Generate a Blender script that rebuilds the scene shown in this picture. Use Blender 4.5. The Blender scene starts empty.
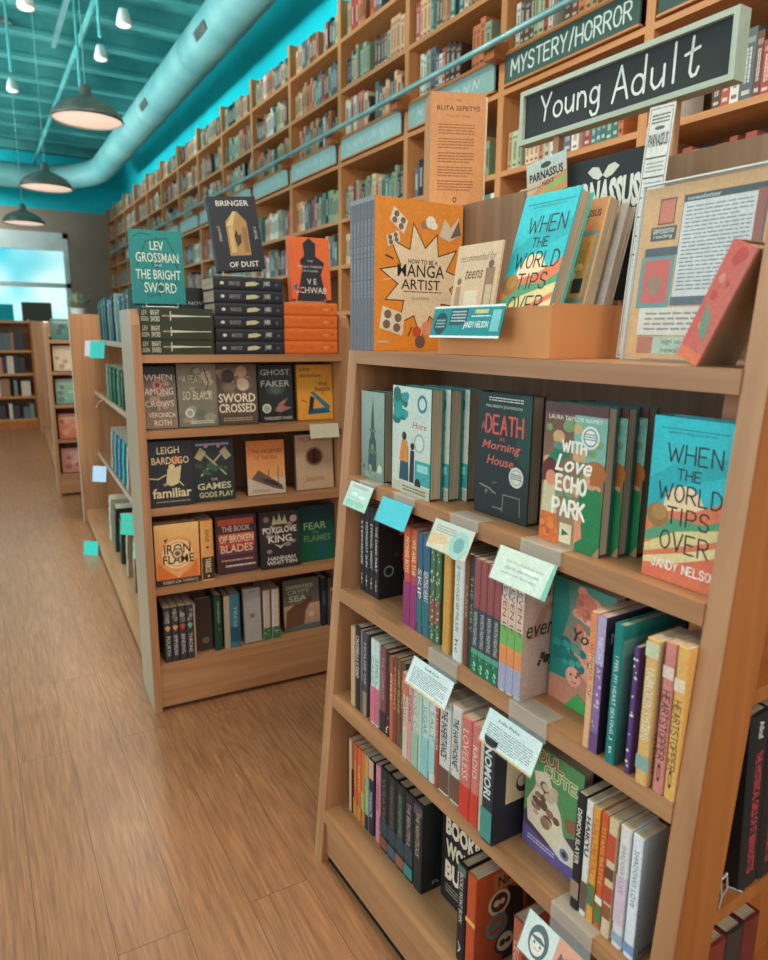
import bpy, math, random
from mathutils import Matrix, Vector
random.seed(7)
SC = bpy.context.scene
COL = SC.collection
R = math.radians

# ------------------------------------------------------------------ colour
def lin(c):
    out = []
    for v in c[:3]:
        v = v / 255.0
        out.append(v / 12.92 if v <= 0.04045 else ((v + 0.055) / 1.055) ** 2.4)
    return (out[0], out[1], out[2], 1.0)
def mixc(a, b, t): return tuple(a[i] * (1 - t) + b[i] * t for i in range(3))
def jit(c, a=10):
    d = random.uniform(-a, a)
    return tuple(min(255, max(0, v + d + random.uniform(-a, a) * .4)) for v in c)

# ------------------------------------------------------------------ materials
def newmat(name):
    m = bpy.data.materials.new(name); m.use_nodes = True
    nt = m.node_tree
    return m, nt, nt.nodes['Principled BSDF']
def nd(nt, t, **kw):
    n = nt.nodes.new(t)
    for k, v in kw.items(): setattr(n, k, v)
    return n
def mat_attr(name, rough=.5, spec=.35, noise=.12, nscale=60.0, fine=0.0):
    m, nt, b = newmat(name)
    a = nd(nt, 'ShaderNodeAttribute', attribute_name='Col')
    tc = nd(nt, 'ShaderNodeTexCoord')
    n = nd(nt, 'ShaderNodeTexNoise'); n.inputs['Scale'].default_value = nscale; n.inputs['Detail'].default_value = 3
    mr = nd(nt, 'ShaderNodeMapRange'); mr.inputs['To Min'].default_value = 1 - noise; mr.inputs['To Max'].default_value = 1 + noise
    mx = nd(nt, 'ShaderNodeMix', data_type='RGBA', blend_type='MULTIPLY'); mx.inputs['Factor'].default_value = 1
    nt.links.new(tc.outputs['Object'], n.inputs['Vector'])
    nt.links.new(n.outputs['Fac'], mr.inputs['Value'])
    nt.links.new(a.outputs['Color'], mx.inputs['A'])
    if fine:      # small mottled print
        n2 = nd(nt, 'ShaderNodeTexNoise'); n2.inputs['Scale'].default_value = 190; n2.inputs['Detail'].default_value = 4; n2.inputs['Roughness'].default_value = .7
        m2 = nd(nt, 'ShaderNodeMapRange'); m2.inputs['From Min'].default_value = .35; m2.inputs['From Max'].default_value = .65; m2.inputs['To Min'].default_value = 1 - fine; m2.inputs['To Max'].default_value = 1 + fine
        nt.links.new(tc.outputs['Object'], n2.inputs['Vector']); nt.links.new(n2.outputs['Fac'], m2.inputs['Value'])
        mu = nd(nt, 'ShaderNodeMath', operation='MULTIPLY'); nt.links.new(mr.outputs['Result'], mu.inputs[0]); nt.links.new(m2.outputs['Result'], mu.inputs[1])
        nt.links.new(mu.outputs[0], mx.inputs['B'])
    else: nt.links.new(mr.outputs['Result'], mx.inputs['B'])
    nt.links.new(mx.outputs['Result'], b.inputs['Base Color'])
    b.inputs['Roughness'].default_value = rough
    b.inputs['Specular IOR Level'].default_value = spec
    return m
def mat_wood(name, c1, c2, axis, rough=.42, scale=1.0):
    m, nt, b = newmat(name)
    tc = nd(nt, 'ShaderNodeTexCoord'); mp = nd(nt, 'ShaderNodeMapping')
    s = [34.0 * scale] * 3; s[axis] = 1.8 * scale
    mp.inputs['Scale'].default_value = s
    n = nd(nt, 'ShaderNodeTexNoise'); n.inputs['Scale'].default_value = 1.0; n.inputs['Detail'].default_value = 6; n.inputs['Distortion'].default_value = .6
    mp2 = nd(nt, 'ShaderNodeMapping'); s2 = [4.0] * 3; s2[axis] = .8; mp2.inputs['Scale'].default_value = s2
    n2 = nd(nt, 'ShaderNodeTexNoise'); n2.inputs['Scale'].default_value = 1.0; n2.inputs['Detail'].default_value = 2
    r = nd(nt, 'ShaderNodeValToRGB')
    r.color_ramp.elements[0].position = .3; r.color_ramp.elements[0].color = lin(c2)
    r.color_ramp.elements[1].position = .7; r.color_ramp.elements[1].color = lin(c1)
    ad = nd(nt, 'ShaderNodeMath', operation='MULTIPLY_ADD'); ad.inputs[1].default_value = .55
    mu = nd(nt, 'ShaderNodeMath', operation='MULTIPLY'); mu.inputs[1].default_value = .45
    nt.links.new(tc.outputs['Object'], mp.inputs['Vector']); nt.links.new(mp.outputs['Vector'], n.inputs['Vector'])
    nt.links.new(tc.outputs['Object'], mp2.inputs['Vector']); nt.links.new(mp2.outputs['Vector'], n2.inputs['Vector'])
    nt.links.new(n2.outputs['Fac'], mu.inputs[0]); nt.links.new(n.outputs['Fac'], ad.inputs[0]); nt.links.new(mu.outputs[0], ad.inputs[2])
    nt.links.new(ad.outputs[0], r.inputs['Fac']); nt.links.new(r.outputs['Color'], b.inputs['Base Color'])
    b.inputs['Roughness'].default_value = rough; b.inputs['Specular IOR Level'].default_value = .4
    bp = nd(nt, 'ShaderNodeBump'); bp.inputs['Strength'].default_value = .08; bp.inputs['Distance'].default_value = .002
    nt.links.new(n.outputs['Fac'], bp.inputs['Height']); nt.links.new(bp.outputs['Normal'], b.inputs['Normal'])
    return m
def mat_noise(name, c1, c2, scale=3.0, rough=.6, metal=0.0, detail=5, spec=.4, emis=0.0):
    m, nt, b = newmat(name)
    tc = nd(nt, 'ShaderNodeTexCoord')
    n = nd(nt, 'ShaderNodeTexNoise'); n.inputs['Scale'].default_value = scale; n.inputs['Detail'].default_value = detail
    r = nd(nt, 'ShaderNodeValToRGB')
    r.color_ramp.elements[0].position = .35; r.color_ramp.elements[0].color = lin(c1)
    r.color_ramp.elements[1].position = .65; r.color_ramp.elements[1].color = lin(c2)
    nt.links.new(tc.outputs['Object'], n.inputs['Vector']); nt.links.new(n.outputs['Fac'], r.inputs['Fac'])
    nt.links.new(r.outputs['Color'], b.inputs['Base Color'])
    b.inputs['Roughness'].default_value = rough; b.inputs['Metallic'].default_value = metal; b.inputs['Specular IOR Level'].default_value = spec
    if emis:
        nt.links.new(r.outputs['Color'], b.inputs['Emission Color']); b.inputs['Emission Strength'].default_value = emis
    return m
def mat_pages(name):
    m, nt, b = newmat(name)
    tc = nd(nt, 'ShaderNodeTexCoord'); mp = nd(nt, 'ShaderNodeMapping'); mp.inputs['Scale'].default_value = (6, 900, 6)
    n = nd(nt, 'ShaderNodeTexNoise'); n.inputs['Scale'].default_value = 1.0; n.inputs['Detail'].default_value = 2
    r = nd(nt, 'ShaderNodeValToRGB')
    r.color_ramp.elements[0].position = .3; r.color_ramp.elements[0].color = lin((150, 128, 104))
    r.color_ramp.elements[1].position = .7; r.color_ramp.elements[1].color = lin((206, 184, 156))
    nt.links.new(tc.outputs['Object'], mp.inputs['Vector']); nt.links.new(mp.outputs['Vector'], n.inputs['Vector'])
    nt.links.new(n.outputs['Fac'], r.inputs['Fac']); nt.links.new(r.outputs['Color'], b.inputs['Base Color'])
    b.inputs['Roughness'].default_value = .85
    return m
def mat_floor(name):
    m, nt, b = newmat(name)
    tc = nd(nt, 'ShaderNodeTexCoord'); sp = nd(nt, 'ShaderNodeSeparateXYZ'); cb = nd(nt, 'ShaderNodeCombineXYZ')
    nt.links.new(tc.outputs['Object'], sp.inputs[0])
    nt.links.new(sp.outputs['Y'], cb.inputs['X']); nt.links.new(sp.outputs['X'], cb.inputs['Y'])
    br = nd(nt, 'ShaderNodeTexBrick'); br.offset = .37
    br.inputs['Scale'].default_value = 1.0; br.inputs['Brick Width'].default_value = 1.4; br.inputs['Row Height'].default_value = .15
    br.inputs['Mortar Size'].default_value = .0012; br.inputs['Mortar Smooth'].default_value = .3; br.inputs['Bias'].default_value = 0
    br.inputs['Color1'].default_value = (.25, .25, .25, 1); br.inputs['Color2'].default_value = (.8, .8, .8, 1); br.inputs['Mortar'].default_value = (0, 0, 0, 1)
    nt.links.new(cb.outputs[0], br.inputs['Vector'])
    # per-plank shift of the grain
    sh = nd(nt, 'ShaderNodeVectorMath', operation='MULTIPLY'); sh.inputs[1].default_value = (7, 13, 5)
    nt.links.new(br.outputs['Color'], sh.inputs[0])
    ad = nd(nt, 'ShaderNodeVectorMath', operation='ADD')
    mp = nd(nt, 'ShaderNodeMapping'); mp.inputs['Scale'].default_value = (13, .75, 1)
    nt.links.new(tc.outputs['Object'], mp.inputs['Vector']); nt.links.new(mp.outputs['Vector'], ad.inputs[0]); nt.links.new(sh.outputs[0], ad.inputs[1])
    n0 = nd(nt, 'ShaderNodeTexNoise'); n0.inputs['Scale'].default_value = .55; n0.inputs['Detail'].default_value = 2.5; n0.inputs['Distortion'].default_value = .9
    nt.links.new(ad.outputs[0], n0.inputs['Vector'])
    k = nd(nt, 'ShaderNodeMath', operation='MULTIPLY'); k.inputs[1].default_value = 110.0
    nt.links.new(n0.outputs['Fac'], k.inputs[0])
    si = nd(nt, 'ShaderNodeMath', operation='SINE'); nt.links.new(k.outputs[0], si.inputs[0])
    fine = nd(nt, 'ShaderNodeTexNoise'); fine.inputs['Scale'].default_value = 9.0; fine.inputs['Detail'].default_value = 6; fine.inputs['Roughness'].default_value = .6
    nt.links.new(ad.outputs[0], fine.inputs['Vector'])
    a1 = nd(nt, 'ShaderNodeMath', operation='MULTIPLY_ADD'); a1.inputs[1].default_value = .06; nt.links.new(si.outputs[0], a1.inputs[0]); nt.links.new(fine.outputs['Fac'], a1.inputs[2])
    sepc = nd(nt, 'ShaderNodeSeparateColor'); nt.links.new(br.outputs['Color'], sepc.inputs[0])
    a2 = nd(nt, 'ShaderNodeMath', operation='MULTIPLY_ADD'); a2.inputs[1].default_value = .10; nt.links.new(sepc.outputs[0], a2.inputs[0]); nt.links.new(a1.outputs[0], a2.inputs[2])
    r = nd(nt, 'ShaderNodeValToRGB')
    r.color_ramp.elements[0].position = .32; r.color_ramp.elements[0].color = lin((130, 86, 58))
    r.color_ramp.elements[1].position = .80; r.color_ramp.elements[1].color = lin((176, 122, 84))
    nt.links.new(a2.outputs[0], r.inputs['Fac'])
    mx = nd(nt, 'ShaderNodeMix', data_type='RGBA'); mx.inputs['B'].default_value = lin((104, 70, 46))
    nt.links.new(br.outputs['Fac'], mx.inputs['Factor']); nt.links.new(r.outputs['Color'], mx.inputs['A'])
    nt.links.new(mx.outputs['Result'], b.inputs['Base Color'])
    b.inputs['Roughness'].default_value = .32; b.inputs['Specular IOR Level'].default_value = .55
    bp = nd(nt, 'ShaderNodeBump'); bp.inputs['Strength'].default_value = .12; bp.inputs['Distance'].default_value = .002
    nt.links.new(a1.outputs[0], bp.inputs['Height']); nt.links.new(bp.outputs['Normal'], b.inputs['Normal'])
    return m
def mat_clear(name, tint=(225, 240, 235), alpha=.30):
    m, nt, b = newmat(name)
    b.inputs['Base Color'].default_value = lin(tint); b.inputs['Roughness'].default_value = .12
    b.inputs['Alpha'].default_value = alpha
    tc = nd(nt, 'ShaderNodeTexCoord'); n = nd(nt, 'ShaderNodeTexNoise'); n.inputs['Scale'].default_value = 12
    mr = nd(nt, 'ShaderNodeMapRange'); mr.inputs['To Min'].default_value = .08; mr.inputs['To Max'].default_value = .2
    nt.links.new(tc.outputs['Object'], n.inputs['Vector']); nt.links.new(n.outputs['Fac'], mr.inputs['Value']); nt.links.new(mr.outputs['Result'], b.inputs['Roughness'])
    return m

PAPER = mat_attr('printed_paper', .45, .35, .15, 40, .11)
PAINT = mat_attr('painted_surface', .55, .35, .06, 25)
CHALK = mat_attr('chalk_board', .75, .2, .16, 14)
PAGES = mat_pages('page_edges')
WX = mat_wood('oak_grain_x', (198, 146, 104), (148, 98, 62), 0)
WY = mat_wood('oak_grain_y', (198, 146, 104), (148, 98, 62), 1)
WZ = mat_wood('oak_grain_z', (198, 146, 104), (148, 98, 62), 2)
WD = mat_wood('back_board_grain', (158, 120, 90), (112, 82, 60), 2, .6)
WWX = mat_wood('wall_oak_grain_x', (212, 142, 82), (182, 112, 60), 0)
WWY = mat_wood('wall_oak_grain_y', (222, 156, 98), (192, 126, 74), 1)
WWZ = mat_wood('wall_oak_grain_z', (222, 156, 98), (192, 126, 74), 2)
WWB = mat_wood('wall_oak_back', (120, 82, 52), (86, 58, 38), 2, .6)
WARMZ = mat_wood('warm_oak_grain_z', (190, 116, 58), (150, 84, 38), 2)
TOE = mat_noise('toe_kick_black', (40, 30, 24), (58, 44, 34), 8, .7)
TEALW = mat_noise('teal_wall_paint', (0, 196, 208), (10, 210, 220), 1.2, .6)
TEALC = mat_noise('teal_ceiling_paint', (58, 150, 150), (98, 184, 180), 1.6, .75)
TEALD = mat_noise('teal_duct_paint', (92, 154, 156), (122, 176, 174), 2.0, .5)
BEIGE = mat_noise('beige_wall_paint', (158, 138, 122), (172, 150, 132), 1.0, .8)
DARKM = mat_noise('dark_metal', (84, 94, 90), (112, 118, 110), 6, .42, .3)
WIRE = mat_noise('grey_wire', (170, 170, 164), (200, 200, 195), 10, .35, .4)
RAILM = mat_noise('pale_steel', (120, 168, 168), (150, 190, 188), 8, .35, .3)
LAMPIN = mat_noise('lamp_diffuser_warm', (255, 226, 204), (255, 238, 222), 4, .6, 0, 2, .3, .75)
BULB = mat_noise('spot_bulb_glow', (235, 245, 240), (255, 255, 250), 4, .5, 0, 2, .3, 1.2)
CARD = mat_noise('corrugated_card', (196, 128, 76), (210, 142, 88), 5, .8)
CLEAR = mat_clear('clear_plastic', (225, 240, 235), .16)
SLEEVE = mat_clear('clear_sleeve', (230, 240, 236), .05)
OUTS = mat_noise('bright_street', (0, 196, 214), (226, 250, 246), .9, .9, 0, 1, .1, 1.1)
WHITEP = mat_noise('white_paint', (214, 222, 216), (232, 238, 232), 3, .5)
LITOAK = mat_noise('window_lit_oak', (166, 146, 122), (178, 158, 134), 2.5, .45)  # oak with the window light put into its paler colour

# ------------------------------------------------------------------ mesh builder
class MB:
    def __init__(self): self.v = []; self.f = []; self.c = []; self.m = []
    def add(self, vs, fs, col=(200, 200, 200), mi=0, M=None):
        b = len(self.v)
        self.v += [tuple(M @ Vector(p)) for p in vs] if M is not None else [tuple(p) for p in vs]
        for f in fs:
            self.f.append(tuple(b + i for i in f)); self.c.append(col); self.m.append(mi)
        return self
    def box(self, x0, y0, z0, x1, y1, z1, col=(200, 200, 200), mi=0, M=None):
        vs = [(x0, y0, z0), (x1, y0, z0), (x1, y1, z0), (x0, y1, z0), (x0, y0, z1), (x1, y0, z1), (x1, y1, z1), (x0, y1, z1)]
        fs = [(3, 2, 1, 0), (4, 5, 6, 7), (0, 1, 5, 4), (1, 2, 6, 5), (2, 3, 7, 6), (3, 0, 4, 7)]
        return self.add(vs, fs, col, mi, M)
    def prism(self, poly, ax, a0, a1, col=(200, 200, 200), mi=0, M=None):
        """poly in the two other axes (cyclic order), extruded along axis ax"""
        n = len(poly)
        def p3(p, a):
            if ax == 0: return (a, p[0], p[1])
            if ax == 1: return (p[0], a, p[1])
            return (p[0], p[1], a)
        vs = [p3(p, a0) for p in poly] + [p3(p, a1) for p in poly]
        fs = [tuple(range(n)), tuple(range(2 * n - 1, n - 1, -1))] + [((i + 1) % n, i, n + i, n + (i + 1) % n) for i in range(n)]
        return self.add(vs, fs, col, mi, M)
    def tube(self, pts, r, n=8, col=(200, 200, 200), mi=0, cap=True, M=None):
        P = [Vector(p) for p in pts]; rs = r if isinstance(r, (list, tuple)) else [r] * len(P)
        vs = []; prev = None
        for i, p in enumerate(P):
            t = (P[min(i + 1, len(P) - 1)] - P[max(i - 1, 0)]).normalized()
            if prev is None:
                a = Vector((0, 0, 1)) if abs(t.z) < .9 else Vector((1, 0, 0))
                u = t.cross(a).normalized()
            else:
                u = (prev - t * prev.dot(t)).normalized()
            prev = u; w = t.cross(u)
            for k in range(n):
                an = 2 * math.pi * k / n
                vs.append(tuple(p + (u * math.cos(an) + w * math.sin(an)) * rs[i]))
        fs = []
        for i in range(len(P) - 1):
            for k in range(n):
                fs.append((i * n + k, i * n + (k + 1) % n, (i + 1) * n + (k + 1) % n, (i + 1) * n + k))
        if cap: fs += [tuple(range(n - 1, -1, -1)), tuple((len(P) - 1) * n + k for k in range(n))]
        return self.add(vs, fs, col, mi, M)
    def lathe(self, prof, n=32, col=(200, 200, 200), mi=0, M=None):
        vs = []
        for r, z in prof:
            for k in range(n):
                a = 2 * math.pi * k / n; vs.append((r * math.cos(a), r * math.sin(a), z))
        fs = [(i * n + k, i * n + (k + 1) % n, (i + 1) * n + (k + 1) % n, (i + 1) * n + k) for i in range(len(prof) - 1) for k in range(n)]
        return self.add(vs, fs, col, mi, M)
    def mesh(self, name, mats, smooth=False):
        me = bpy.data.meshes.new(name); me.from_pydata(self.v, [], self.f)
        for m in (mats if isinstance(mats, (list, tuple)) else [mats]): me.materials.append(m)
        me.polygons.foreach_set('material_index', self.m)
        a = me.color_attributes.new('Col', 'FLOAT_COLOR', 'CORNER')
        buf = []; cache = {}
        for f, c in zip(self.f, self.c):
            if isinstance(c[0], (tuple, list)):
                for k in range(len(f)): buf += lin(c[k])
            else:
                key = tuple(c)
                if key not in cache: cache[key] = lin(c)
                buf += cache[key] * len(f)
        a.data.foreach_set('color', buf)
        if smooth: me.polygons.foreach_set('use_smooth', [True] * len(self.f))
        me.update()
        return me
    def build(self, name, mats, parent=None, M=None, smooth=False):
        o = bpy.data.objects.new(name, self.mesh(name, mats, smooth)); COL.objects.link(o)
        if parent is not None: o.parent = parent
        if M is not None: o.matrix_local = M
        return o

def tag(o, label=None, cat=None, group=None, kind=None):
    if label: o['label'] = label
    if cat: o['category'] = cat
    if group: o['group'] = group
    if kind: o['kind'] = kind
    return o
def thing(name, M, label, cat, group=None):
    o = bpy.data.objects.new(name, None); COL.objects.link(o); o.empty_display_size = .05
    o.matrix_world = M
    return tag(o, label, cat, group)
def struct(name, mb, mats, smooth=False, M=None):
    return tag(mb.build(name, mats, None, M, smooth), kind='structure')
def T(x=0, y=0, z=0): return Matrix.Translation((x, y, z))
def RZ(a): return Matrix.Rotation(R(a), 4, 'Z')
def RX(a): return Matrix.Rotation(R(a), 4, 'X')
def RY(a): return Matrix.Rotation(R(a), 4, 'Y')

# ------------------------------------------------------------------ lettering
_tc = {}
def glyphs(text, bold=0.0, shear=0.0, space=1.0):
    key = (text, bold, shear, space)
    if key in _tc: return _tc[key]
    cu = bpy.data.curves.new('lettering', 'FONT'); cu.body = text; cu.size = 1; cu.resolution_u = 2; cu.offset = bold; cu.shear = shear; cu.space_character = space
    ob = bpy.data.objects.new('lettering', cu)
    me = bpy.data.meshes.new_from_object(ob)
    vs = [(v.co.x, v.co.y) for v in me.vertices]; fs = [tuple(p.vertices) for p in me.polygons]
    bpy.data.objects.remove(ob); bpy.data.curves.remove(cu); bpy.data.meshes.remove(me)
    x0 = min(v[0] for v in vs); x1 = max(v[0] for v in vs); y0 = min(v[1] for v in vs); y1 = max(v[1] for v in vs)
    w = max(x1 - x0, 1e-4); h = max(y1 - y0, 1e-4)
    vs = [((x - x0) / w - .5, (y - y0) / h - .5) for x, y in vs]
    _tc[key] = (vs, fs, w / h)
    return _tc[key]
def arc(cx, cy, rx, ry, a0, a1, n=10):
    return [(cx + rx * math.cos(R(a0 + (a1 - a0) * i / n)), cy + ry * math.sin(R(a0 + (a1 - a0) * i / n))) for i in range(n + 1)]
STROKE = {
 'A': [[(0, 0), (.5, 1), (1, 0)], [(.18, .36), (.82, .36)]],
 'B': [[(0, 0), (0, 1), (.6, 1), (.85, .88), (.85, .65), (.6, .53), (0, .53)], [(.6, .53), (1, .4), (1, .14), (.7, 0), (0, 0)]],
 'C': [arc(.55, .5, .5, .5, 50, 310)], 'D': [[(0, 0), (0, 1), (.5, 1), (.9, .78), (1, .5), (.9, .22), (.5, 0), (0, 0)]],
 'E': [[(.9, 1), (0, 1), (0, 0), (.95, 0)], [(0, .52), (.75, .52)]], 'F': [[(.9, 1), (0, 1), (0, 0)], [(0, .52), (.7, .52)]],
 'G': [arc(.52, .5, .5, .5, 50, 330) + [(1, .45), (.6, .45)]], 'H': [[(0, 0), (0, 1)], [(1, 0), (1, 1)], [(0, .5), (1, .5)]],
 'I': [[(.5, 0), (.5, 1)]], 'J': [[(.8, 1), (.8, .25), (.6, 0), (.25, 0), (.05, .25)]],
 'K': [[(0, 0), (0, 1)], [(.9, 1), (0, .42)], [(.3, .58), (1, 0)]], 'L': [[(0, 1), (0, 0), (.9, 0)]],
 'M': [[(0, 0), (.08, 1), (.5, .3), (.92, 1), (1, 0)]], 'N': [[(0, 0), (0, 1), (1, 0), (1, 1)]],
 'O': [arc(.5, .5, .5, .5, 0, 360, 18)], 'P': [[(0, 0), (0, 1), (.65, 1), (.95, .85), (.95, .62), (.65, .46), (0, .46)]],
 'Q': [arc(.5, .5, .5, .5, 0, 360, 18), [(.6, .3), (1, -.05)]], 'R': [[(0, 0), (0, 1), (.65, 1), (.92, .86), (.92, .64), (.65, .5), (0, .5)], [(.4, .5), (1, 0)]],
 'S': [[(.92, .84), (.7, 1), (.3, 1), (.06, .82), (.12, .6), (.85, .42), (.95, .2), (.7, 0), (.25, 0), (.03, .18)]],
 'T': [[(0, 1), (1, 1)], [(.5, 1), (.5, 0)]], 'U': [[(0, 1), (0, .25), (.25, 0), (.7, 0), (1, .25), (1, 1)]],
 'V': [[(0, 1), (.5, 0), (1, 1)]], 'W': [[(0, 1), (.25, 0), (.5, .75), (.75, 0), (1, 1)]], 'X': [[(0, 0), (1, 1)], [(0, 1), (1, 0)]],
 'Y': [[(0, 1), (.5, .45), (1, 1)], [(.5, .45), (.4, 0)]], 'Z': [[(0, 1), (1, 1), (0, 0), (1, 0)]],
 '/': [[(.1, -.1), (.9, 1.1)]], "'": [[(.5, 1), (.45, .75)]], ' ': [],
 'o': [arc(.5, .3, .48, .3, 0, 360, 16)], 'u': [[(.05, .62), (.05, .2), (.3, 0), (.6, .05), (.9, .3)], [(.9, .62), (.9, 0)]],
 'n': [[(.05, .62), (.05, 0)], [(.05, .4), (.35, .62), (.7, .58), (.88, .35), (.9, 0)]],
 'g': [arc(.45, .32, .42, .29, 0, 360, 14), [(.9, .62), (.9, -.2), (.7, -.42), (.3, -.42), (.1, -.25)]],
 'd': [arc(.42, .3, .42, .29, 0, 360, 14), [(.9, 1.1), (.86, 0)]], 'l': [[(.5, 1.12), (.45, 0)]],
 't': [[(.55, 1.1), (.45, .15), (.6, 0), (.85, .02), (.98, .2)], [(.1, .66), (.98, .76)]],
}
WIDTH = {'I': .3, 'M': 1.25, 'W': 1.3, "'": .3, '/': .6, ' ': .5, 'l': .4, 'J': .8}

class Art:
    """flat decoration on a W x H face; u to the right 0..1, v up 0..1"""
    def __init__(self, W, H): self.W = W; self.H = H; self.ops = []; self.layer = 0
    def poly(self, pts, col): self.ops.append((self.layer, [pts], [tuple(range(len(pts)))], col)); self.layer += 1; return self
    def rect(self, u0, v0, u1, v1, col): return self.poly([(u0, v0), (u1, v0), (u1, v1), (u0, v1)], col)
    def grad(self, u0, v0, u1, v1, cb, ct): return self.poly([(u0, v0), (u1, v0), (u1, v1), (u0, v1)], [cb, cb, ct, ct])
    def circ(self, u, v, r, col, ry=None, n=20, rot=0):
        ry = r if ry is None else ry; k = self.W / self.H; out = []
        for i in range(n):
            a = 2 * math.pi * i / n; x = r * math.cos(a); y = ry * math.sin(a)
            out.append((u + x * math.cos(rot) - y * math.sin(rot), v + (x * math.sin(rot) + y * math.cos(rot)) * k))
        return self.poly(out, col)
    def text(self, s, u, v, w, h, col, bold=0.0, shear=0.0, rot=0.0, keep=False, space=1.0):
        vs, fs, asp = glyphs(s, bold, shear, space)
        if keep: w = min(w, asp * h * self.H / self.W)
        pts = []
        cr, sr = math.cos(R(rot)), math.sin(R(rot))
        for x, y in vs:
            X = x * w * self.W; Y = y * h * self.H
            pts.append((u + (X * cr - Y * sr) / self.W, v + (X * sr + Y * cr) / self.H))
        self.ops.append((self.layer, [pts], fs, col)); self.layer += 1
        return self
    def line(self, pts, wd, col, bump=True):
        """ribbon of width wd (in metres)"""
        W, H = self.W, self.H
        P = [(p[0] * W, p[1] * H) for p in pts]; vs = []; fs = []
        for i in range(len(P) - 1):
            (x0, y0), (x1, y1) = P[i], P[i + 1]; L = math.hypot(x1 - x0, y1 - y0)
            if L < 1e-7: continue
            nx, ny = -(y1 - y0) / L * wd / 2, (x1 - x0) / L * wd / 2
            b = len(vs); vs += [(x0 + nx, y0 + ny), (x0 - nx, y0 - ny), (x1 - nx, y1 - ny), (x1 + nx, y1 + ny)]; fs.append((b, b + 1, b + 2, b + 3))
        self.ops.append((self.layer, [[(x / W, y / H) for x, y in vs]], fs, col))
        vs = []; fs = []
        for (x, y) in P:
            b = len(vs); vs += [(x + math.cos(k * math.pi / 4) * wd / 2, y + math.sin(k * math.pi / 4) * wd / 2) for k in range(8)]; fs.append(tuple(b + k for k in range(8)))
        self.ops.append((self.layer + .5, [[(x / W, y / H) for x, y in vs]], fs, col))
        if bump: self.layer += 1
        return self
    def hand(self, s, u, v, w, h, col, wd, rise=0.0, gap=.28):
        """single-stroke hand lettering centred at u, v"""
        adv = [WIDTH.get(c, .85) for c in s]; tot = sum(adv) + gap * (len(s) - 1); x = 0
        for i, c in enumerate(s):
            for st in STROKE.get(c, []):
                pts = [(u - w / 2 + (x + px * adv[i]) / tot * w, v - h / 2 + py * h + rise * ((x + px * adv[i]) / tot - .5)) for px, py in st]
                self.line(pts, wd, col, False)
            x += adv[i] + gap
        self.layer += 1
        return self
    def lines(self, u0, u1, v0, v1, n, col, thick=.4, seed=1, ragged=True):
        """rows of tiny unreadable print"""
        rnd = random.Random(seed)
        pts = []; fs = []
        for i in range(n):
            vc = v1 - (i + .5) * (v1 - v0) / n; hh = (v1 - v0) / n * thick / 2
            u = u0; end = u1 - (rnd.random() * .3 * (u1 - u0) if ragged and i % 4 == 3 else 0)
            while u < end:
                e = min(end, u + (u1 - u0) * rnd.uniform(.05, .16)); b = len(pts)
                pts += [(u, vc - hh), (e, vc - hh), (e, vc + hh), (u, vc + hh)]; fs.append((b, b + 1, b + 2, b + 3)); u = e + (u1 - u0) * .018
        self.ops.append((self.layer, [pts], fs, col)); self.layer += 1
        return self
    def blobs(self, n, cols, seed, r0=.03, r1=.09, box=(0, 0, 1, 1), ry=1.0):
        rnd = random.Random(seed)
        for _ in range(n):
            r = rnd.uniform(r0, r1)
            a = r + box[0]; b = box[2] - r; k = self.W / self.H; c = box[1] + r * k * ry; d = box[3] - r * k * ry
            if b < a: a = b = (a + b) / 2
            if d < c: c = d = (c + d) / 2
            self.circ(rnd.uniform(a, b), rnd.uniform(c, d), r, rnd.choice(cols), r * ry * rnd.uniform(.6, 1), 10)
            self.layer -= .6
        self.layer = math.ceil(self.layer + 1)
        return self
    def apply(self, mb, O, U, V, mi=0, base=.00025):
        O = Vector(O); U = Vector(U).normalized(); V = Vector(V).normalized(); N = U.cross(V)
        for lay, pl, fs, col in self.ops:
            off = base + lay * .00002
            mb.add([tuple(O + U * (p[0] * self.W) + V * (p[1] * self.H) + N * off) for p in pl[0]], fs, col, mi)

# ------------------------------------------------------------------ books
_bm = {}
def book_meshes(key, t, w, h, col, spine, front, hard, back=None, spinecol=None):
    if key in _bm: return _bm[key]
    mb = MB(); bt = .0025 if hard else .0009; ov = .003 if hard else .0
    sc = spinecol or col; bc = back or col
    rd = min(t * .28, .006)
    mb.box(rd * .6, 0, 0, w, bt, h, col)                      # front board (y = 0 side)
    mb.box(rd * .6, t - bt, 0, w, t, h, bc)                   # back board
    # rounded spine
    prof = [(rd * .6, 0), (rd * .25, t * .06), (0, t * .22), (0, t * .78), (rd * .25, t * .94), (rd * .6, t)]
    inner = [(rd * .6 + bt, t - bt * 1.01), (rd * .6 + bt, bt * 1.01)]
    mb.prism(prof + inner, 2, 0, h, sc)
    if front: front.apply(mb, (0.0, 0, 0), (1, 0, 0), (0, 0, 1))
    if spine: spine.apply(mb, (0, t, h), (0, 0, -1), (0, -1, 0))
    cov = mb.mesh('cover', [PAPER])
    pg = MB(); pg.box(rd * .6 + bt + .0004, bt + .0002, ov, w - ov - .0006, t - bt - .0002, h - ov - (0 if hard else .0006), (225, 205, 175))
    pag = pg.mesh('page_block', [PAGES])
    _bm[key] = (cov, pag)
    return _bm[key]
def book(M, label, t, w, h, col, spine=None, front=None, hard=True, group=None, name=None, key=None, back=None, spinecol=None, cat='book'):
    key = key or label
    cov, pag = book_meshes(key, t, w, h, col, spine, front, hard, back, spinecol)
    e = thing(name or ('hardcover_book' if hard else 'paperback_book'), M, label, cat, group)
    for nm, me in (('cover', cov), ('page_block', pag)):
        o = bpy.data.objects.new(nm, me); COL.objects.link(o); o.parent = e
    return e
def face_out(F, x, y, z, rot=0, lean=0, t=0.05): return F @ T(x, y, z + t * math.sin(R(lean))) @ RZ(rot) @ RX(-lean)
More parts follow.
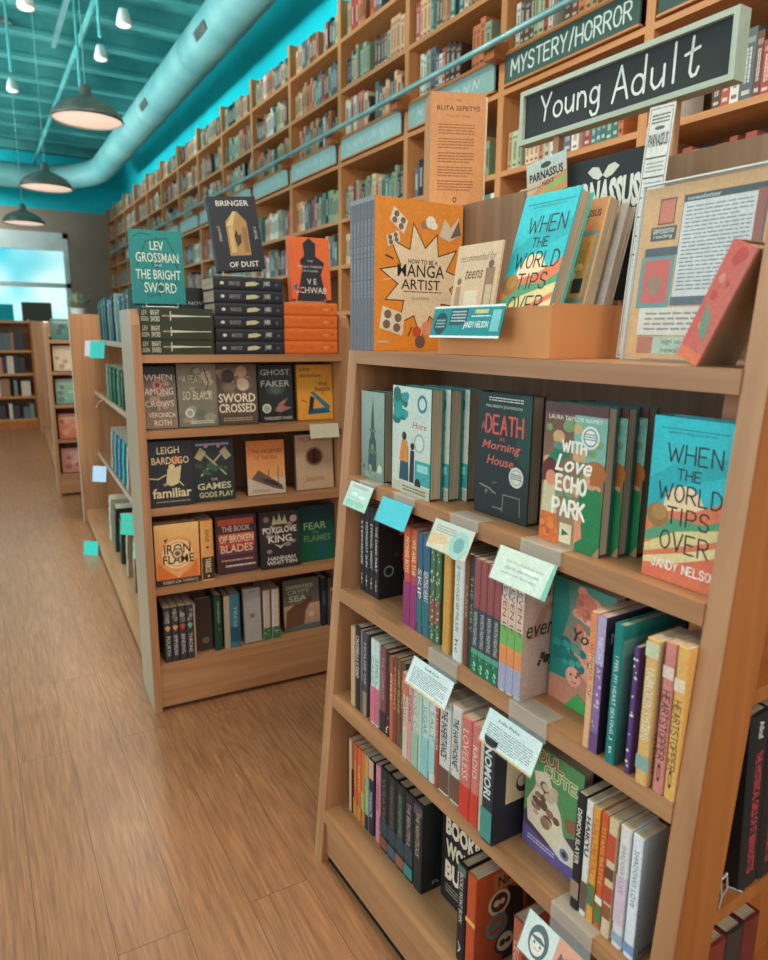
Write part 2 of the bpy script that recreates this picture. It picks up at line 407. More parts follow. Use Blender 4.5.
def spine_out(F, xr, y, z, lean=0, t=0.0): return F @ T(xr, y, z + (t * math.sin(R(-lean)) if lean < 0 else 0)) @ RY(lean) @ RZ(90)
FLAT = Matrix(((0, 0, -1, 0), (1, 0, 0, 0), (0, -1, 0, 0), (0, 0, 0, 1)))
def flat(F, xr, y, z, t): return F @ T(xr, y, z + t) @ FLAT

def spine_art(t, h, txt=None, tc=(240, 240, 230), bands=(), small=None, hand=False, dots=None, w=.62, bold=.0, u=.42, hh=.5):
    a = Art(h, t)
    for (u0, u1, c) in bands: a.rect(u0, 0.02, u1, .98, c)
    if dots:
        rnd = random.Random(len(dots) * 7 + int(t * 1e5))
        for i in range(dots[0]):
            a.circ(rnd.uniform(dots[2], dots[3]), rnd.uniform(.2, .8), min(.014, t / h * .3) * rnd.uniform(.5, 1), dots[1], n=8); a.layer -= .8
        a.layer = math.ceil(a.layer + 1)
    if txt:
        if hand: a.hand(txt, u, .5, w, hh, tc, t * .07)
        else: a.text(txt, u, .5, w, hh, tc, bold)
    if small: a.text(small, .86, .5, .13, .3, tc)
    return a

# ------------------------------------------------------------------ frames of the two display cases
def frame(ox, oy, rx, ry):
    X = Vector((rx[0], rx[1], 0)); Y = Vector((ry[0], ry[1], 0))
    return Matrix(((X.x, Y.x, 0, ox), (X.y, Y.y, 0, oy), (0, 0, 1, 0), (0, 0, 0, 1)))
a2 = R(2.0); am = R(-2.5)
NF = frame(.65347, 1.44504, (math.sin(a2), -math.cos(a2)), (math.cos(a2), math.sin(a2)))   # x along the aisle face towards the entrance, y into the case
MF = frame(.46751, 2.37451, (math.cos(am), math.sin(am)), (-math.sin(am), math.cos(am)))
ECAP = NF @ Matrix(((0, -1, 0, .966), (1, 0, 0, 0), (0, 0, 1, 0), (0, 0, 0, 1)))            # end of the near case: x into depth, y inwards

# ================================================================== ROOM
struct('floor', MB().box(-5.5, -2.5, -.06, 2.85, 15, 0), mat_floor('oak_plank_floor'))
struct('ceiling', MB().box(-5.5, -2.5, 4.6, 2.85, 15, 4.7), TEALC)
struct('wall_right', MB().box(2.72, -2.5, 0, 2.85, 15, 4.6), TEALW)
wl = MB()
wl.box(-5.5, 14.8, 0, -3.2, 15, 3.5, mi=0).box(1.70, 14.8, 0, 2.72, 15, 3.5, mi=0).box(-3.2, 14.8, 3.1, 1.70, 15, 3.5, mi=0).box(-5.5, 14.8, 3.5, 2.72, 15, 4.6, mi=1)
struct('wall_back', wl, [BEIGE, TEALW])
wf = MB()
for x in (-3.2, -1.6, .02, 1.62): wf.box(x, 14.78, 0, x + .08, 14.9, 3.1)
wf.box(-3.2, 14.78, 3.0, 1.7, 14.9, 3.1).box(-3.2, 14.78, 2.12, 1.7, 14.88, 2.2).box(-3.2, 14.76, 2.78, 1.7, 14.84, 3.0)
win = struct('window_1', wf, WHITEP)
gm, gnt, gb = newmat('shop_window_glass'); gb.inputs['Base Color'].default_value = lin((190, 235, 235)); gb.inputs['Roughness'].default_value = .05; gb.inputs['Alpha'].default_value = .15
gt = nd(gnt, 'ShaderNodeTexCoord'); gn = nd(gnt, 'ShaderNodeTexNoise'); gr = nd(gnt, 'ShaderNodeMapRange'); gr.inputs['To Min'].default_value = .02; gr.inputs['To Max'].default_value = .09
gnt.links.new(gt.outputs['Object'], gn.inputs['Vector']); gnt.links.new(gn.outputs['Fac'], gr.inputs['Value']); gnt.links.new(gr.outputs['Result'], gb.inputs['Roughness'])
pane = MB().box(-3.12, 14.83, 0, 1.62, 14.84, 3.0).build('pane', gm, win)
struct('exterior_street', MB().box(-9, 17, -.5, 6, 17.1, 5), OUTS)
# ceiling joists and deck ribs, pipes
cj = MB()
for i in range(18):
    y = 1.2 + i * .78
    cj.box(-5.5, y, 4.44, 2.72, y + .05, 4.6); cj.box(-5.5, y - .04, 4.40, 2.72, y + .09, 4.44)
struct('ceiling_joists', cj, TEALC)
cp = MB()
for x, z, r in ((-.55, 4.15, .03), (.25, 4.12, .022), (1.2, 4.16, .03), (-1.6, 4.1, .05)): cp.tube([(x, -2, z), (x, 14.7, z)], r, 8)
struct('ceiling_pipes', cp, TEALC)
dp = [(2.09, -2.5, 3.92), (2.09, 12.6, 3.92)] + [(2.09 - .9 * (1 - math.cos(R(k * 15))), 12.6 + .9 * math.sin(R(k * 15)), 3.92 - .12 * k / 6) for k in range(1, 7)] + [(-5.4, 13.5, 3.80)]
db = MB().tube(dp, .19, 20)
for y in (3.2, 5.2, 7.2, 9.2, 11.2): db.tube([(2.09, y, 3.92), (2.09, y + .03, 3.92)], .197, 20)
duct = db.build('air_duct', TEALD, smooth=True)
tag(duct, 'long round teal ventilation duct running under the ceiling along the bookshelf wall', 'duct')
for i, y in enumerate((4.3, 6.5, 8.8)):
    vb = MB().box(-.16, -.035, -.004, .16, .035, .004)
    for k in range(7): vb.box(-.14, -.028 + k * .009, .004, .14, -.024 + k * .009, .008)
    gv = vb.build('duct_grille', DARKM, duct)
    gv.matrix_local = T(2.09, y, 3.92) @ RY(-115) @ T(0, 0, .196) @ RZ(90)
    
# ------------------------------------------------------------------ pendant lamps and track spots
def pendant(x, y, z, label, first=[None]):
    r = thing('pendant_lamp', T(x, y, z), label, 'lamp', 'pendant lamps in a row over the aisle')
    if first[0] is None:
        sh = MB().lathe([(.205, 0), (.212, .006), (.205, .03), (.17, .075), (.11, .11), (.055, .132), (.034, .148), (.032, .19), (.02, .205), (.0, .208)], 32)
        rim = MB().lathe([(.208, .003), (.2, .012), (.165, .066), (.11, .098), (.05, .12), (0, .122)], 32)
        df = MB().lathe([(.198, .012), (.12, .002), (0, -.004)], 32)
        rod = MB().tube([(0, 0, .195), (0, 0, 4.6 - z)], .0035, 8)
        cap = MB().lathe([(0, 4.56 - z), (.06, 4.56 - z), (.06, 4.6 - z), (0, 4.6 - z)], 16)
        first[0] = [('lamp_shade', sh.mesh('lamp_shade', [DARKM], True)), ('shade_lining', rim.mesh('shade_lining', [WHITEP], True)), ('diffuser', df.mesh('diffuser', [LAMPIN], True)),
                    ('rod', rod.mesh('rod', [TEALD])), ('ceiling_cap', cap.mesh('ceiling_cap', [DARKM]))]
    shade = None
    for nm, me in first[0]:
        o = bpy.data.objects.new(nm, me); COL.objects.link(o); o.parent = shade if nm in ('shade_lining', 'diffuser') else r
        if nm == 'lamp_shade': shade = o
        if nm == 'diffuser': o['label'] = 'glowing warm white diffuser'
pendant(.738, 4.96, 2.60, 'dark metal dome pendant lamp hanging lowest and largest over the aisle')
pendant(.67, 6.99, 2.53, 'dark dome pendant lamp in the middle of the row of three')
pendant(.60, 8.9, 2.47, 'small distant dome pendant lamp hanging in front of the shop window')
tr = MB().box(.98, 3.6, 4.18, 1.02, 8.6, 4.22).build('track_rail', TEALD)
tag(tr, 'pale ceiling track carrying spotlights between the pendants and the duct', 'track light rail')
def spot(x, y, z, ztop, label):
    r = thing('track_spotlight', T(x, y, z), label, 'spotlight', 'small spotlights under the ceiling')
    hd = MB().lathe([(.0, .10), (.026, .095), (.036, .06), (.046, .02), (.048, 0), (.042, .004), (.03, .06)], 20).build('lamp_head', WHITEP, r, None, True)
    MB().lathe([(.042, .006), (.03, -.004), (0, -.008)], 16).build('bulb', BULB, hd, None, True)
    MB().tube([(0, 0, .15), (0, 0, ztop - z)], .012, 8).build('stem', TEALC, r)
spot(1.0, 5.02, 3.20, 4.18, 'white spotlight highest on the ceiling track beside the duct')
spot(1.0, 5.9, 3.27, 4.18, 'white spotlight lower on the ceiling track above the largest pendant')
spot(1.0, 7.0, 3.22, 4.18, 'small white spotlight glowing just behind the largest pendant shade')
spot(.42, 4.66, 3.05, 4.22, 'white spotlight cut off by the top edge of the photo near corner')
spot(.48, 7.05, 3.28, 4.22, 'tiny pale spotlight away from the track on the far ceiling')

# ================================================================== WALL OF BOOKCASES
WX0 = 2.40; BAY = .905; Y0 = 2.115
NB0, NB1 = -3, 14
WSH = [(.10, 'a'), (.48, 'b'), (.82, 'c'), (1.16, 'd'), (1.50, 'e'), (1.83, 'f'), (2.15, 'g'), (2.53, 'h'), (3.01, 'i'), (3.33, 'j')]
def bay_phrase(k):
    return {-3: 'bay behind the near display', -2: 'bay past the young adult sign', -1: 'bay just before the mystery sign bay', 0: 'bay under the mystery and horror sign', 1: 'first bay beyond the mystery sign', 2: 'second bay beyond the mystery sign',
            3: 'third bay beyond the mystery sign', 4: 'fourth bay beyond the mystery sign', 5: 'fifth bay beyond the mystery sign', 6: 'sixth bay beyond the mystery sign', 7: 'seventh bay beyond the mystery sign'}.get(k, 'far bay')
sp_ = MB().box(0, 0, 0, .31, .022, 3.58).mesh('side_panel', [WWZ])
sh_ = MB().box(0, .022, -.026, .31, BAY - .022, 0).mesh('shelf', [WWY])
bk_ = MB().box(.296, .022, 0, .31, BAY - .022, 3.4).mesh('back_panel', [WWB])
ORD = ['zeroth', 'first', 'second', 'third', 'fourth', 'fifth', 'sixth', 'seventh', 'eighth', 'ninth', 'tenth', 'eleventh', 'twelfth', 'thirteenth', 'fourteenth', 'fifteenth', 'sixteenth', 'seventeenth', 'eighteenth', 'nineteenth', 'twentieth', 'twenty first', 'twenty second', 'twenty third', 'twenty fourth', 'twenty fifth', 'twenty sixth', 'twenty seventh', 'twenty eighth', 'twenty ninth', 'thirtieth']
for k in range(NB0, NB1):
    if k <= 7: lb = 'tall open oak wall bookcase, ' + bay_phrase(k)
    else: lb = 'tall open oak wall bookcase, %s from the end wall' % ORD[NB1 - k]
    b = thing('tall_bookcase', T(WX0, Y0 + k * BAY, 0), lb, 'bookcase', 'oak bookcases lining the teal wall')
    for dy in (0, BAY - .022):
        o = bpy.data.objects.new('side_panel', sp_); COL.objects.link(o); o.parent = b; o.location = (0, dy, 0)
    for z, _ in WSH:
        o = bpy.data.objects.new('shelf', sh_); COL.objects.link(o); o.parent = b; o.location = (0, 0, z)
    o = bpy.data.objects.new('back_panel', bk_); COL.objects.link(o); o.parent = b
# genre signs: chalk boards in front of the strip between two shelves, on oak blocks
for k in range(-2, 12):
    y0 = Y0 + k * BAY; L = BAY - .09
    lab = {0: 'dark chalkboard sign lettered for mystery and horror books', -1: 'dark chalkboard sign partly hidden above the young adult sign', -2: 'dark chalkboard sign near the entrance end of the shelf wall'}.get(k, 'chalk genre sign with painted-in glare on the %s' % (bay_phrase(k) if k <= 7 else 'wall, %s from the end wall' % ORD[NB1 - k]))
    s = thing('genre_sign', T(WX0 - .012, y0 + BAY - .045, 2.545) @ RZ(-90), lab, 'sign', 'chalk genre signs along the shelf wall')
    glare = min(1, max(0, k * .8)); bc = mixc((74, 98, 92), (164, 200, 196), glare); tc_ = mixc((218, 228, 220), (206, 226, 222), glare)  # boards further along are paler: glare and haze mixed into their colour
    m = MB().box(0, 0, 0, L, .010, .128, bc)
    a = Art(L, .128)
    if k == 0: a.hand('MYSTERY/HORROR', .5, .5, .9, .56, tc_, .0085)
    elif k == -1: a.hand('THRILLER', .5, .5, .8, .56, tc_, .0085)
    else:
        rnd = random.Random(k)
        for q in range(7):
            u = .12 + q * .11
            a.line([(u, .3 + rnd.random() * .1), (u + .02, .68), (u + .05, .35), (u + .075, .62)], .006, tc_)
    a.apply(m, (0, 0, 0), (1, 0, 0), (0, 0, 1))
    m.build('board', CHALK, s)
    f = MB().box(-.004, -.005, .128, L + .004, .02, .14).box(-.004, -.005, -.010, L + .004, .02, -.001)
    f.build('sign_frame', WWX, s)
for k in range(-2, 13):
    blk = MB().box(WX0 - .09, Y0 + k * BAY - .045, 2.655, WX0 - .001, Y0 + k * BAY + .035, 2.735)
    o = blk.build('rail_bracket', WARMZ)
    tag(o, 'oak ladder rail block at near edge of ' + (bay_phrase(k) if k <= 7 else '%s from the end wall' % ORD[NB1 - k]), 'bracket', 'oak blocks carrying the ladder rail')
rail = MB().tube([(2.285, -1.2, 2.705), (2.285, 14.4, 2.705)], .0155, 12).build('ladder_rail', RAILM, None, None, True)
tag(rail, 'long pale steel ladder rail running along the front of the shelf wall', 'rail')

# wall books
WPAL = [('teal', (84, 124, 116)), ('cream', (222, 196, 160)), ('orange', (206, 122, 82)), ('red', (168, 76, 62)), ('black', (44, 42, 44)), ('dark brown', (84, 60, 46)), ('salmon', (206, 140, 112)),
        ('tan', (196, 152, 112)), ('pale green', (178, 188, 150)), ('white', (226, 218, 204)), ('slate', (96, 104, 108)), ('brown', (112, 76, 56)), ('sage', (150, 166, 136)), ('peach', (226, 172, 132))]
_wb = {}
def wall_book_mesh(ci, t, w, h):
    key = (ci, t, w, h)
    if key not in _wb:
        c = jit(WPAL[ci][1], 12); m = MB().box(0, 0, 0, w, t, h, c)
        m.box(.004, .002, h - .0005, w - .003, t - .002, h + .0006, (222, 206, 180))
        a = Art(h, t); dk = mixc(c, (20, 20, 20), .55) if sum(c) > 330 else mixc(c, (245, 240, 230), .7)
        a.rect(.12, .12, .2, .88, mixc(c, dk, .5)); a.lines(.26, .74, .25, .75, 2, dk, .7, ci); a.rect(.84, .2, .9, .8, dk)
        a.apply(m, (0, t, h), (0, 0, -1), (0, -1, 0))
        _wb[key] = m.mesh('book', [PAPER])
    return _wb[key]
def fill_row(k, z, hmax, seed, dens=.9, lean_gap=True):
    """positions along one bay row: (y, t, w, h, colour)"""
    rnd = random.Random(seed); y = .03 + rnd.random() * .12; out = []; ci = rnd.randrange(len(WPAL))
    while y < BAY - .06:
        t = rnd.choice((.026, .034, .042, .03, .05)); w = rnd.choice((.14, .15, .165)); h = min(hmax - .02, rnd.choice((.2, .215, .235, .18)))
        if rnd.random() < .65: ci = rnd.randrange(len(WPAL))
        if y + t > BAY - .03: break
        if rnd.random() < dens: out.append((y, t, w, h, ci)); y += t + .0015
        else: y += rnd.choice((.03, .07))
    return out
ROWS = [(3.33, .23, 'on the open top shelf'), (3.01, .29, 'on the shelf under the top one'), (2.69, .29, 'on the ledge above the sign'), (2.15, .33, 'on the shelf below the sign'), (1.83, .28, 'on the second shelf below the sign')]
ledge = MB().box(0, .022, 0, .3, BAY - .022, .012).mesh('sign_ledge', [WWY])
INDIV = {(-1, 3): 1, (-1, 4): 1, (0, 2): 1, (0, 3): 1, (1, 1): 1, (1, 2): 1, (2, 1): 1, (2, 3): 1}
stuff = MB()
def stuff_book(M, ci, t, w, h):
    c = jit(WPAL[ci][1], 14); stuff.box(0, 0, 0, w, t, h, c, 0, M); dk = mixc(c, (30, 30, 30), .5) if sum(c) > 330 else mixc(c, (240, 235, 225), .6)
    stuff.box(-.0004, t * .25, h * .28, .001, t * .75, h * .78, dk, 0, M)
for k in range(NB0, NB1):
    for z, _ in ((2.69, 0),):
        pass
    for ri, (z, hm, ph) in enumerate(ROWS):
        if k < -1 and ri != 3 and ri != 4: continue
        items = fill_row(k, z, hm, 100 * k + ri + 3, .94 if k < 6 else .9)
        names = {}
        for n, (y, t, w, h, ci) in enumerate(items):
            x = WX0 + .03; zz = z + (.0135 if ri == 2 else .001)
            M = T(x, Y0 + k * BAY + y, zz)
            if (k, ri) in INDIV:
                o = bpy.data.objects.new('book', wall_book_mesh(ci, t, w, h)); COL.objects.link(o); o.matrix_world = M
                wh = {-1: 'before the mystery sign', 0: 'in the mystery bay', 1: 'first bay past mystery', 2: 'second bay past mystery', 3: 'third bay past mystery'}[k]
                tag(o, '%s book, %s from the near end, %s, %s' % (WPAL[ci][0], ORD[len(items) - n if False else n + 1], {0: 'open top shelf', 1: 'shelf below the top', 2: 'ledge over the sign', 3: 'shelf under the sign', 4: 'second shelf under the sign'}[ri], wh), 'book', 'books on the wall ' + ph[3:])
            else: stuff_book(M, ci, t, w, h)
for k in range(NB0, NB1):
    b = [o for o in COL.objects if o.name.startswith('tall_bookcase') and abs(o.location.y - (Y0 + k * BAY)) < .01][0]
    o = bpy.data.objects.new('sign_ledge', ledge); COL.objects.link(o); o.parent = b; o.location = (0, 0, 2.69)

# ================================================================== NEAR DISPLAY CASE (young adult)
TH = .08
SHN = [.148, .465, .738, 1.0125, 1.303]
nc = thing('display_bookcase', NF, 'slanted oak display bookcase topped by the young adult sign', 'bookcase', 'oak double sided display bookcases')
def part(nm, mb, mat, par, label=None, M=None, smooth=False):
    o = mb.build(nm, mat, par, M, smooth)
    if label: o['label'] = label
    return o
part('end_panel', MB().prism([(0, 0), (.104, 1.303), (.616, 1.303), (.72, 0)], 0, -.026, .012), WZ, nc)
part('end_panel', MB().prism([(0, 0), (.125, 1.56), (.21, 1.56), (.085, 0)], 0, .935, .966), [WZ], nc, 'taller end panel with a shade-painted orange face')
part('shaded_end_face', MB().prism([(.004, 0), (.126, 1.53), (.21, 1.53), (.085, 0)], 0, .9662, .968), WARMZ, nc, 'orange end face with shade in its colour')  # same oak as the panel, shade of this side put into the colour
part('end_panel', MB().prism([(.07, 0), (.172, 1.272), (.187, 1.272), (.085, 0)], 0, .872, .935), WARMZ, nc)
part('end_panel', MB().prism([(.635, 0), (.533, 1.272), (.618, 1.272), (.72, 0)], 0, .872, .966), WARMZ, nc)
part('center_panel', MB().box(.012, .345, 0, .872, .40, 1.606), WD, nc)
part('ledge_cap', MB().box(-.085, .3452, 1.606, .872, .43, 1.630), WD, nc)
part('end_back', MB().prism([(.086, 0), (.188, 1.272), (.532, 1.272), (.634, 0)], 0, .872, .884), WARMZ, nc)
for z in SHN:
    t = .03 if z > .2 else .028
    y0 = TH * z - .004
    part('shelf', MB().box(.012, y0, z - t, .934, .3445, z) if z > 1.2 else MB().box(.012, y0, z - t, .871, .3445, z).box(.871, y0, z - t, .934, TH * z + .068, z), WX, nc)
    part('shelf', MB().box(.012, .4005, z - t, .871, .72 - y0, z), WX, nc)
for z in (.26, .555, .885, 1.2):
    a = .086 + TH * z
    part('end_shelf', MB().box(.884, a, z - .022, .964, .72 - a, z), WARMZ, nc)
part('kick_board', MB().box(.012, .016, .022, .934, .034, .121), WX, nc)
part('toe_kick', MB().box(.014, .06, 0, .87, .30, .1), TOE, nc)
part('dark_floor_strip', MB().box(-.02, .02, -.0, .96, .05, .003), TOE, nc)  # thin dark strip on the floor under the kick board

PB = {'o': 0}
def NR(z): return TH * z
def spine_row(F, shelf, items):
    """items: (s_left, s_right, depth, height, dict)"""
    for it in items:
        s0, s1, d, w, h, kw = it
        lean = kw.pop('lean', 0)
        book(spine_out(F, s1, d, shelf + .0006, lean), t=s1 - s0 - .0006, w=w, h=h, **kw)

# ---- shelf one (top row): covers facing out
z = SHN[3]
H = .2
a = Art(.105, .2); a.grad(0, 0, 1, 1, (120, 138, 126), (150, 170, 160))
a.poly([(.3, .1), (.36, .45), (.42, .5), (.44, .7), (.52, .95), (.56, .7), (.6, .5), (.66, .45), (.7, .1)], (58, 84, 82)); a.rect(.3, .3, .7, .34, (90, 110, 100)); a.rect(.36, .55, .64, .58, (96, 118, 108))
a.circ(.5, .38, .07, (120, 130, 80)); a.circ(.82, .14, .1, (198, 200, 170)); a.blobs(8, [(92, 112, 96), (150, 160, 140)], 3, .04, .08, (0, 0, 1, .2))
for q in range(2):
    book(face_out(NF, .026 + q * .014, .108 + q * .031, z + .0006, -2), t=.027, w=.105, h=.2, col=(74, 94, 90), front=a, key='tower',
         label=['grey green hardcover with a dark pagoda tower, front copy at end of top row', 'second copy hidden behind the pagoda tower hardcover, only its pages showing'][q])
a = Art(.15, .222); a.grad(0, 0, 1, 1, (206, 204, 186), (196, 210, 200))
a.blobs(16, [(40, 110, 100), (44, 150, 150), (60, 120, 70)], 5, .05, .13, (0, .62, .45, 1)); a.circ(.78, .86, .12, (60, 120, 140)); a.circ(.78, .86, .08, (200, 214, 206))
a.text('Here', .72, .66, .36, .06, (196, 90, 90), shear=.2); a.circ(.72, .5, .13, (150, 170, 165)); a.circ(.72, .5, .1, (212, 214, 200))
a.rect(.62, .12, 1, .34, (60, 160, 160)); a.rect(.68, .24, .95, .31, (150, 205, 200)); a.circ(.7, .12, .08, (40, 40, 50)); a.poly([(.2, .12), (.26, .45), (.44, .45), (.46, .12)], (40, 80, 100)); a.poly([(.2, .3), (.26, .5), (.42, .5), (.44, .3)], (214, 132, 60)); a.circ(.33, .54, .06, (60, 44, 40))
a.poly([(.48, .12), (.5, .42), (.6, .42), (.6, .12)], (50, 46, 60)); a.circ(.55, .46, .05, (44, 34, 34)); a.rect(0, 0, 1, .1, (190, 186, 160)); a.lines(.3, .9, .02, .08, 2, (90, 96, 90), .5, 4)
for q in range(3):
    book(face_out(NF, .172 + q * .017, .100 + q * .0335, z + .0006, -3), t=.03, w=.15, h=.222, col=(38, 122, 112), front=a, key='seaside',
         label=['pale teal hardcover showing a couple beside a turquoise car, front copy', 'middle copy behind the turquoise car hardcover, showing pages and teal edge', 'rear copy behind the turquoise car hardcover, against the dark morning book'][q])
a = Art(.143, .226); a.grad(0, 0, 1, 1, (34, 42, 42), (26, 46, 46)); a.poly([(.75, .5), (1, .4), (1, 1), (.8, 1)], (28, 64, 56))
a.lines(.22, .85, .93, .97, 2, (190, 190, 176), .5, 7); a.text('MAUREEN JOHNSON', .5, .89, .66, .03, (196, 196, 186))
a.hand('A', .13, .73, .06, .06, (206, 84, 74), .002); a.hand('DEATH', .52, .75, .68, .14, (214, 86, 76), .0042); a.text('at', .5, .64, .1, .03, (206, 84, 74)); a.text('Morning', .48, .57, .72, .09, (206, 98, 84), .01, .25); a.text('House', .47, .46, .5, .075, (206, 98, 84), .01, .25)
a.circ(.78, .36, .13, (206, 204, 190)); a.circ(.78, .36, .1, (170, 172, 162)); a.circ(.78, .36, .085, (212, 210, 198)); a.lines(.69, .87, .34, .39, 3, (90, 90, 90), .5, 5)
a.line([(.55, .06), (.56, .2), (.86, .2), (.87, .06)], .002, (120, 132, 110)); a.line([(.1, .24), (.3, .22), (.42, .19)], .002, (150, 150, 120)); a.blobs(8, [(110, 120, 96), (88, 100, 84)], 9, .015, .035, (.1, .17, .45, .3)); a.text('novel', .45, .08, .16, .02, (180, 180, 170))
book(face_out(NF, .413, .132, z + .0006, 0), 'nearly black hardcover with red hand lettered title about a death', t=.031, w=.143, h=.226, col=(30, 44, 42), front=a)
a = Art(.125, .226); a.grad(0, 0, 1, 1, (172, 136, 100), (96, 60, 54)); a.rect(.5, .62, 1, .95, (120, 172, 156)); a.blobs(26, [(120, 150, 100), (180, 130, 90), (90, 130, 110), (204, 160, 110)], 11, .05, .11, (0, .3, 1, .92))
a.rect(0, .93, 1, 1, (84, 50, 52)); a.text('LAURA TAYLOR NAMEY', .5, .9, .86, .03, (236, 226, 206)); a.poly([(0, .55), (.2, .68), (.45, .66), (.3, .58), (.1, .5)], (30, 120, 84))
a.poly([(.62, .0), (.6, .3), (.66, .44), (.8, .48), (.98, .44), (1, .3), (1, .08), (.9, 0)], (34, 122, 72)); a.poly([(.6, .05), (.6, .26), (.68, .3), (.72, .1)], (222, 140, 106)); a.circ(.82, .5, .1, (214, 146, 110)); a.circ(.86, .56, .17, (170, 98, 44), .15); a.poly([(.7, .47), (.7, .58), (.78, .58), (.8, .5), (.78, .45)], (220, 154, 118))
a.circ(.14, .5, .15, (96, 42, 36), .2); a.poly([(.02, .2), (.04, .44), (.22, .46), (.3, .2)], (204, 190, 150)); a.circ(.16, .47, .09, (222, 142, 106), .1); a.poly([(.0, 0), (.02, .22), (.3, .22), (.36, 0)], (214, 110, 54)); a.blobs(12, [(226, 130, 60), (190, 90, 46)], 12, .03, .06, (0, 0, .36, .2))
a.hand('WITH', .52, .71, .38, .07, (240, 232, 214), .004); a.text('Love', .52, .59, .6, .12, (240, 232, 214), .02, .3); a.hand('ECHO', .5, .45, .48, .1, (240, 232, 214), .0052); a.hand('PARK', .48, .28, .52, .11, (240, 232, 214), .0052)
a.circ(.76, .79, .14, (220, 222, 212)); a.circ(.76, .79, .11, (120, 140, 140)); a.circ(.76, .79, .09, (226, 228, 218)); a.lines(.67, .85, .77, .82, 3, (110, 120, 120), .5, 5); a.rect(.36, .03, .56, .17, (226, 208, 170)); a.poly([(.4, .08), (.4, .13), (.52, .1)], (40, 110, 80))
for q in range(3):
    book(face_out(NF, .617 + q * .0125, .102 + q * .0275, z + .0006, 0), t=.0245, w=.125, h=.226, col=(58, 86, 76), front=a, key='echo', back=(40, 90, 86),
         label=['patterned hardcover with a girl and a boy in green shirt, front copy', 'middle copy behind the boy in green shirt cover, pages and dark edge', 'rear copy behind the boy in green shirt cover, beside the turquoise sunset book'][q])
def world_tips(W, Hh):
    a = Art(W, Hh); a.grad(0, 0, 1, 1, (60, 178, 184), (40, 186, 196)); a.poly([(0, .4), (.2, .5), (.5, .62), (1, .7), (1, .8), (.5, .78), (0, .62)], (36, 166, 174))
    a.circ(.48, .47, .26, (240, 206, 164)); a.poly([(0, .36), (.3, .44), (.6, .46), (1, .56), (1, 0), (0, 0)], (222, 120, 82)); a.poly([(0, .28), (.35, .4), (.75, .4), (1, .46), (1, .36), (.5, .32), (0, .22)], (88, 152, 112)); a.poly([(0, .2), (.4, .32), (1, .4), (1, .34), (.5, .24), (0, .15)], (224, 200, 140)); a.poly([(0, .12), (.5, .2), (1, .3), (1, .24), (.5, .14), (0, .08)], (230, 206, 150)); a.poly([(0, .06), (1, .22), (1, .1), (.4, .03), (0, 0)], (224, 112, 84))
    a.circ(.15, .4, .15, (156, 112, 60)); a.circ(.17, .42, .1, (176, 130, 74)); a.rect(.1, .93, .95, .935, (30, 110, 120)); a.text('author of I will give you the sun', .5, .91, .6, .02, (40, 90, 100))
    ink = (44, 44, 48); wd = W * .021
    a.hand('WHEN', .56, .79, .68, .105, ink, wd); a.hand('THE', .52, .67, .3, .06, ink, wd * .8); a.hand('WORLD', .54, .555, .8, .1, ink, wd); a.hand('TIPS', .55, .415, .54, .1, ink, wd); a.hand('OVER', .53, .26, .62, .11, ink, wd); a.hand('JANDY NELSON', .55, .105, .84, .052, (244, 232, 214), wd * .8)
    return a
WT = world_tips(.135, .228)
book(face_out(NF, .817, .106, z + .0006, 0), 'turquoise and coral sunset cover hardcover, rightmost on the top row', t=.033, w=.115, h=.224, col=(44, 168, 178), front=world_tips(.115, .224))

# ---- shelf two
z = SHN[2]; d0 = NR(z)
RD2 = Art(.14, .216); RD2.grad(0, 0, 1, 1, (40, 38, 44), (46, 42, 48)); RD2.blobs(14, [(150, 60, 54), (170, 96, 70), (90, 60, 56)], 21, .04, .1, (.3, .2, .95, .9)); RD2.circ(.6, .76, .1, (196, 70, 60)); RD2.poly([(.45, .4), (.5, .62), (.75, .62), (.8, .4)], (176, 60, 56)); RD2.circ(.2, .3, .1, (120, 150, 140)); RD2.circ(.2, .3, .07, (40, 38, 44))
bx = []
for q in range(4):
    s0 = .038 + q * .0215
    bx.append((s0, s0 + .0213, d0 + .038, .14, .216, dict(col=(40, 37, 42), front=RD2 if q == 3 else None, spine=spine_art(.0207, .216, ['STEPHENIE', 'MIDNIGHT SUN', 'ETERNAL NIGHT', 'THE DARK PART'][q], (226, 220, 210), w=.5, u=.45, hh=.42, small='*'), hard=False, key='darkset%d' % q,
             label=['black spine with white title, against the far end panel of second row', 'second black spine with white title in the dark set of second row', 'third black spine with white title in the dark set of second row', 'last black book of the dark set, its red figure cover turned to view'][q])))
spine_row(NF, z, bx)
mg = [(.259, .284, (192, 84, 82)), (.285, .308, (188, 70, 92))]
rows = []
for q, (s0, s1, c) in enumerate(mg):
    rows.append((s0, s1, d0 + .016, .14, .214, dict(col=c, spine=spine_art(s1 - s0, .214, ['PROMISE BOYS', 'WE ARE THE'][q], (240, 222, 160), bands=[(0, .45, (206, 96, 62)), (.55, 1, (148, 58, 112))], w=.36, u=.28, hh=.5), label=['orange to magenta spine with yellow lettering, first of the bright pair', 'orange to magenta spine with yellow lettering, touching the blue spines'][q], hard=False)))
for q, (s0, s1) in enumerate([(.310, .329), (.330, .354)]):
    rows.append((s0, s1, d0 + .015, .14, .212, dict(col=(64, 104, 122), spine=spine_art(s1 - s0, .212, ['SKIP', 'BEATING HEART'][q], (214, 226, 222), bands=[(.0, .3, (58, 98, 124)), (.36, .62, (96, 104, 116)), (.64, .9, (50, 112, 116))], w=.3, u=.5, hh=.6), label=['thin slate blue spine with striped middle in second row', 'wider slate blue spine beside the green patterned books'][q], hard=False)))
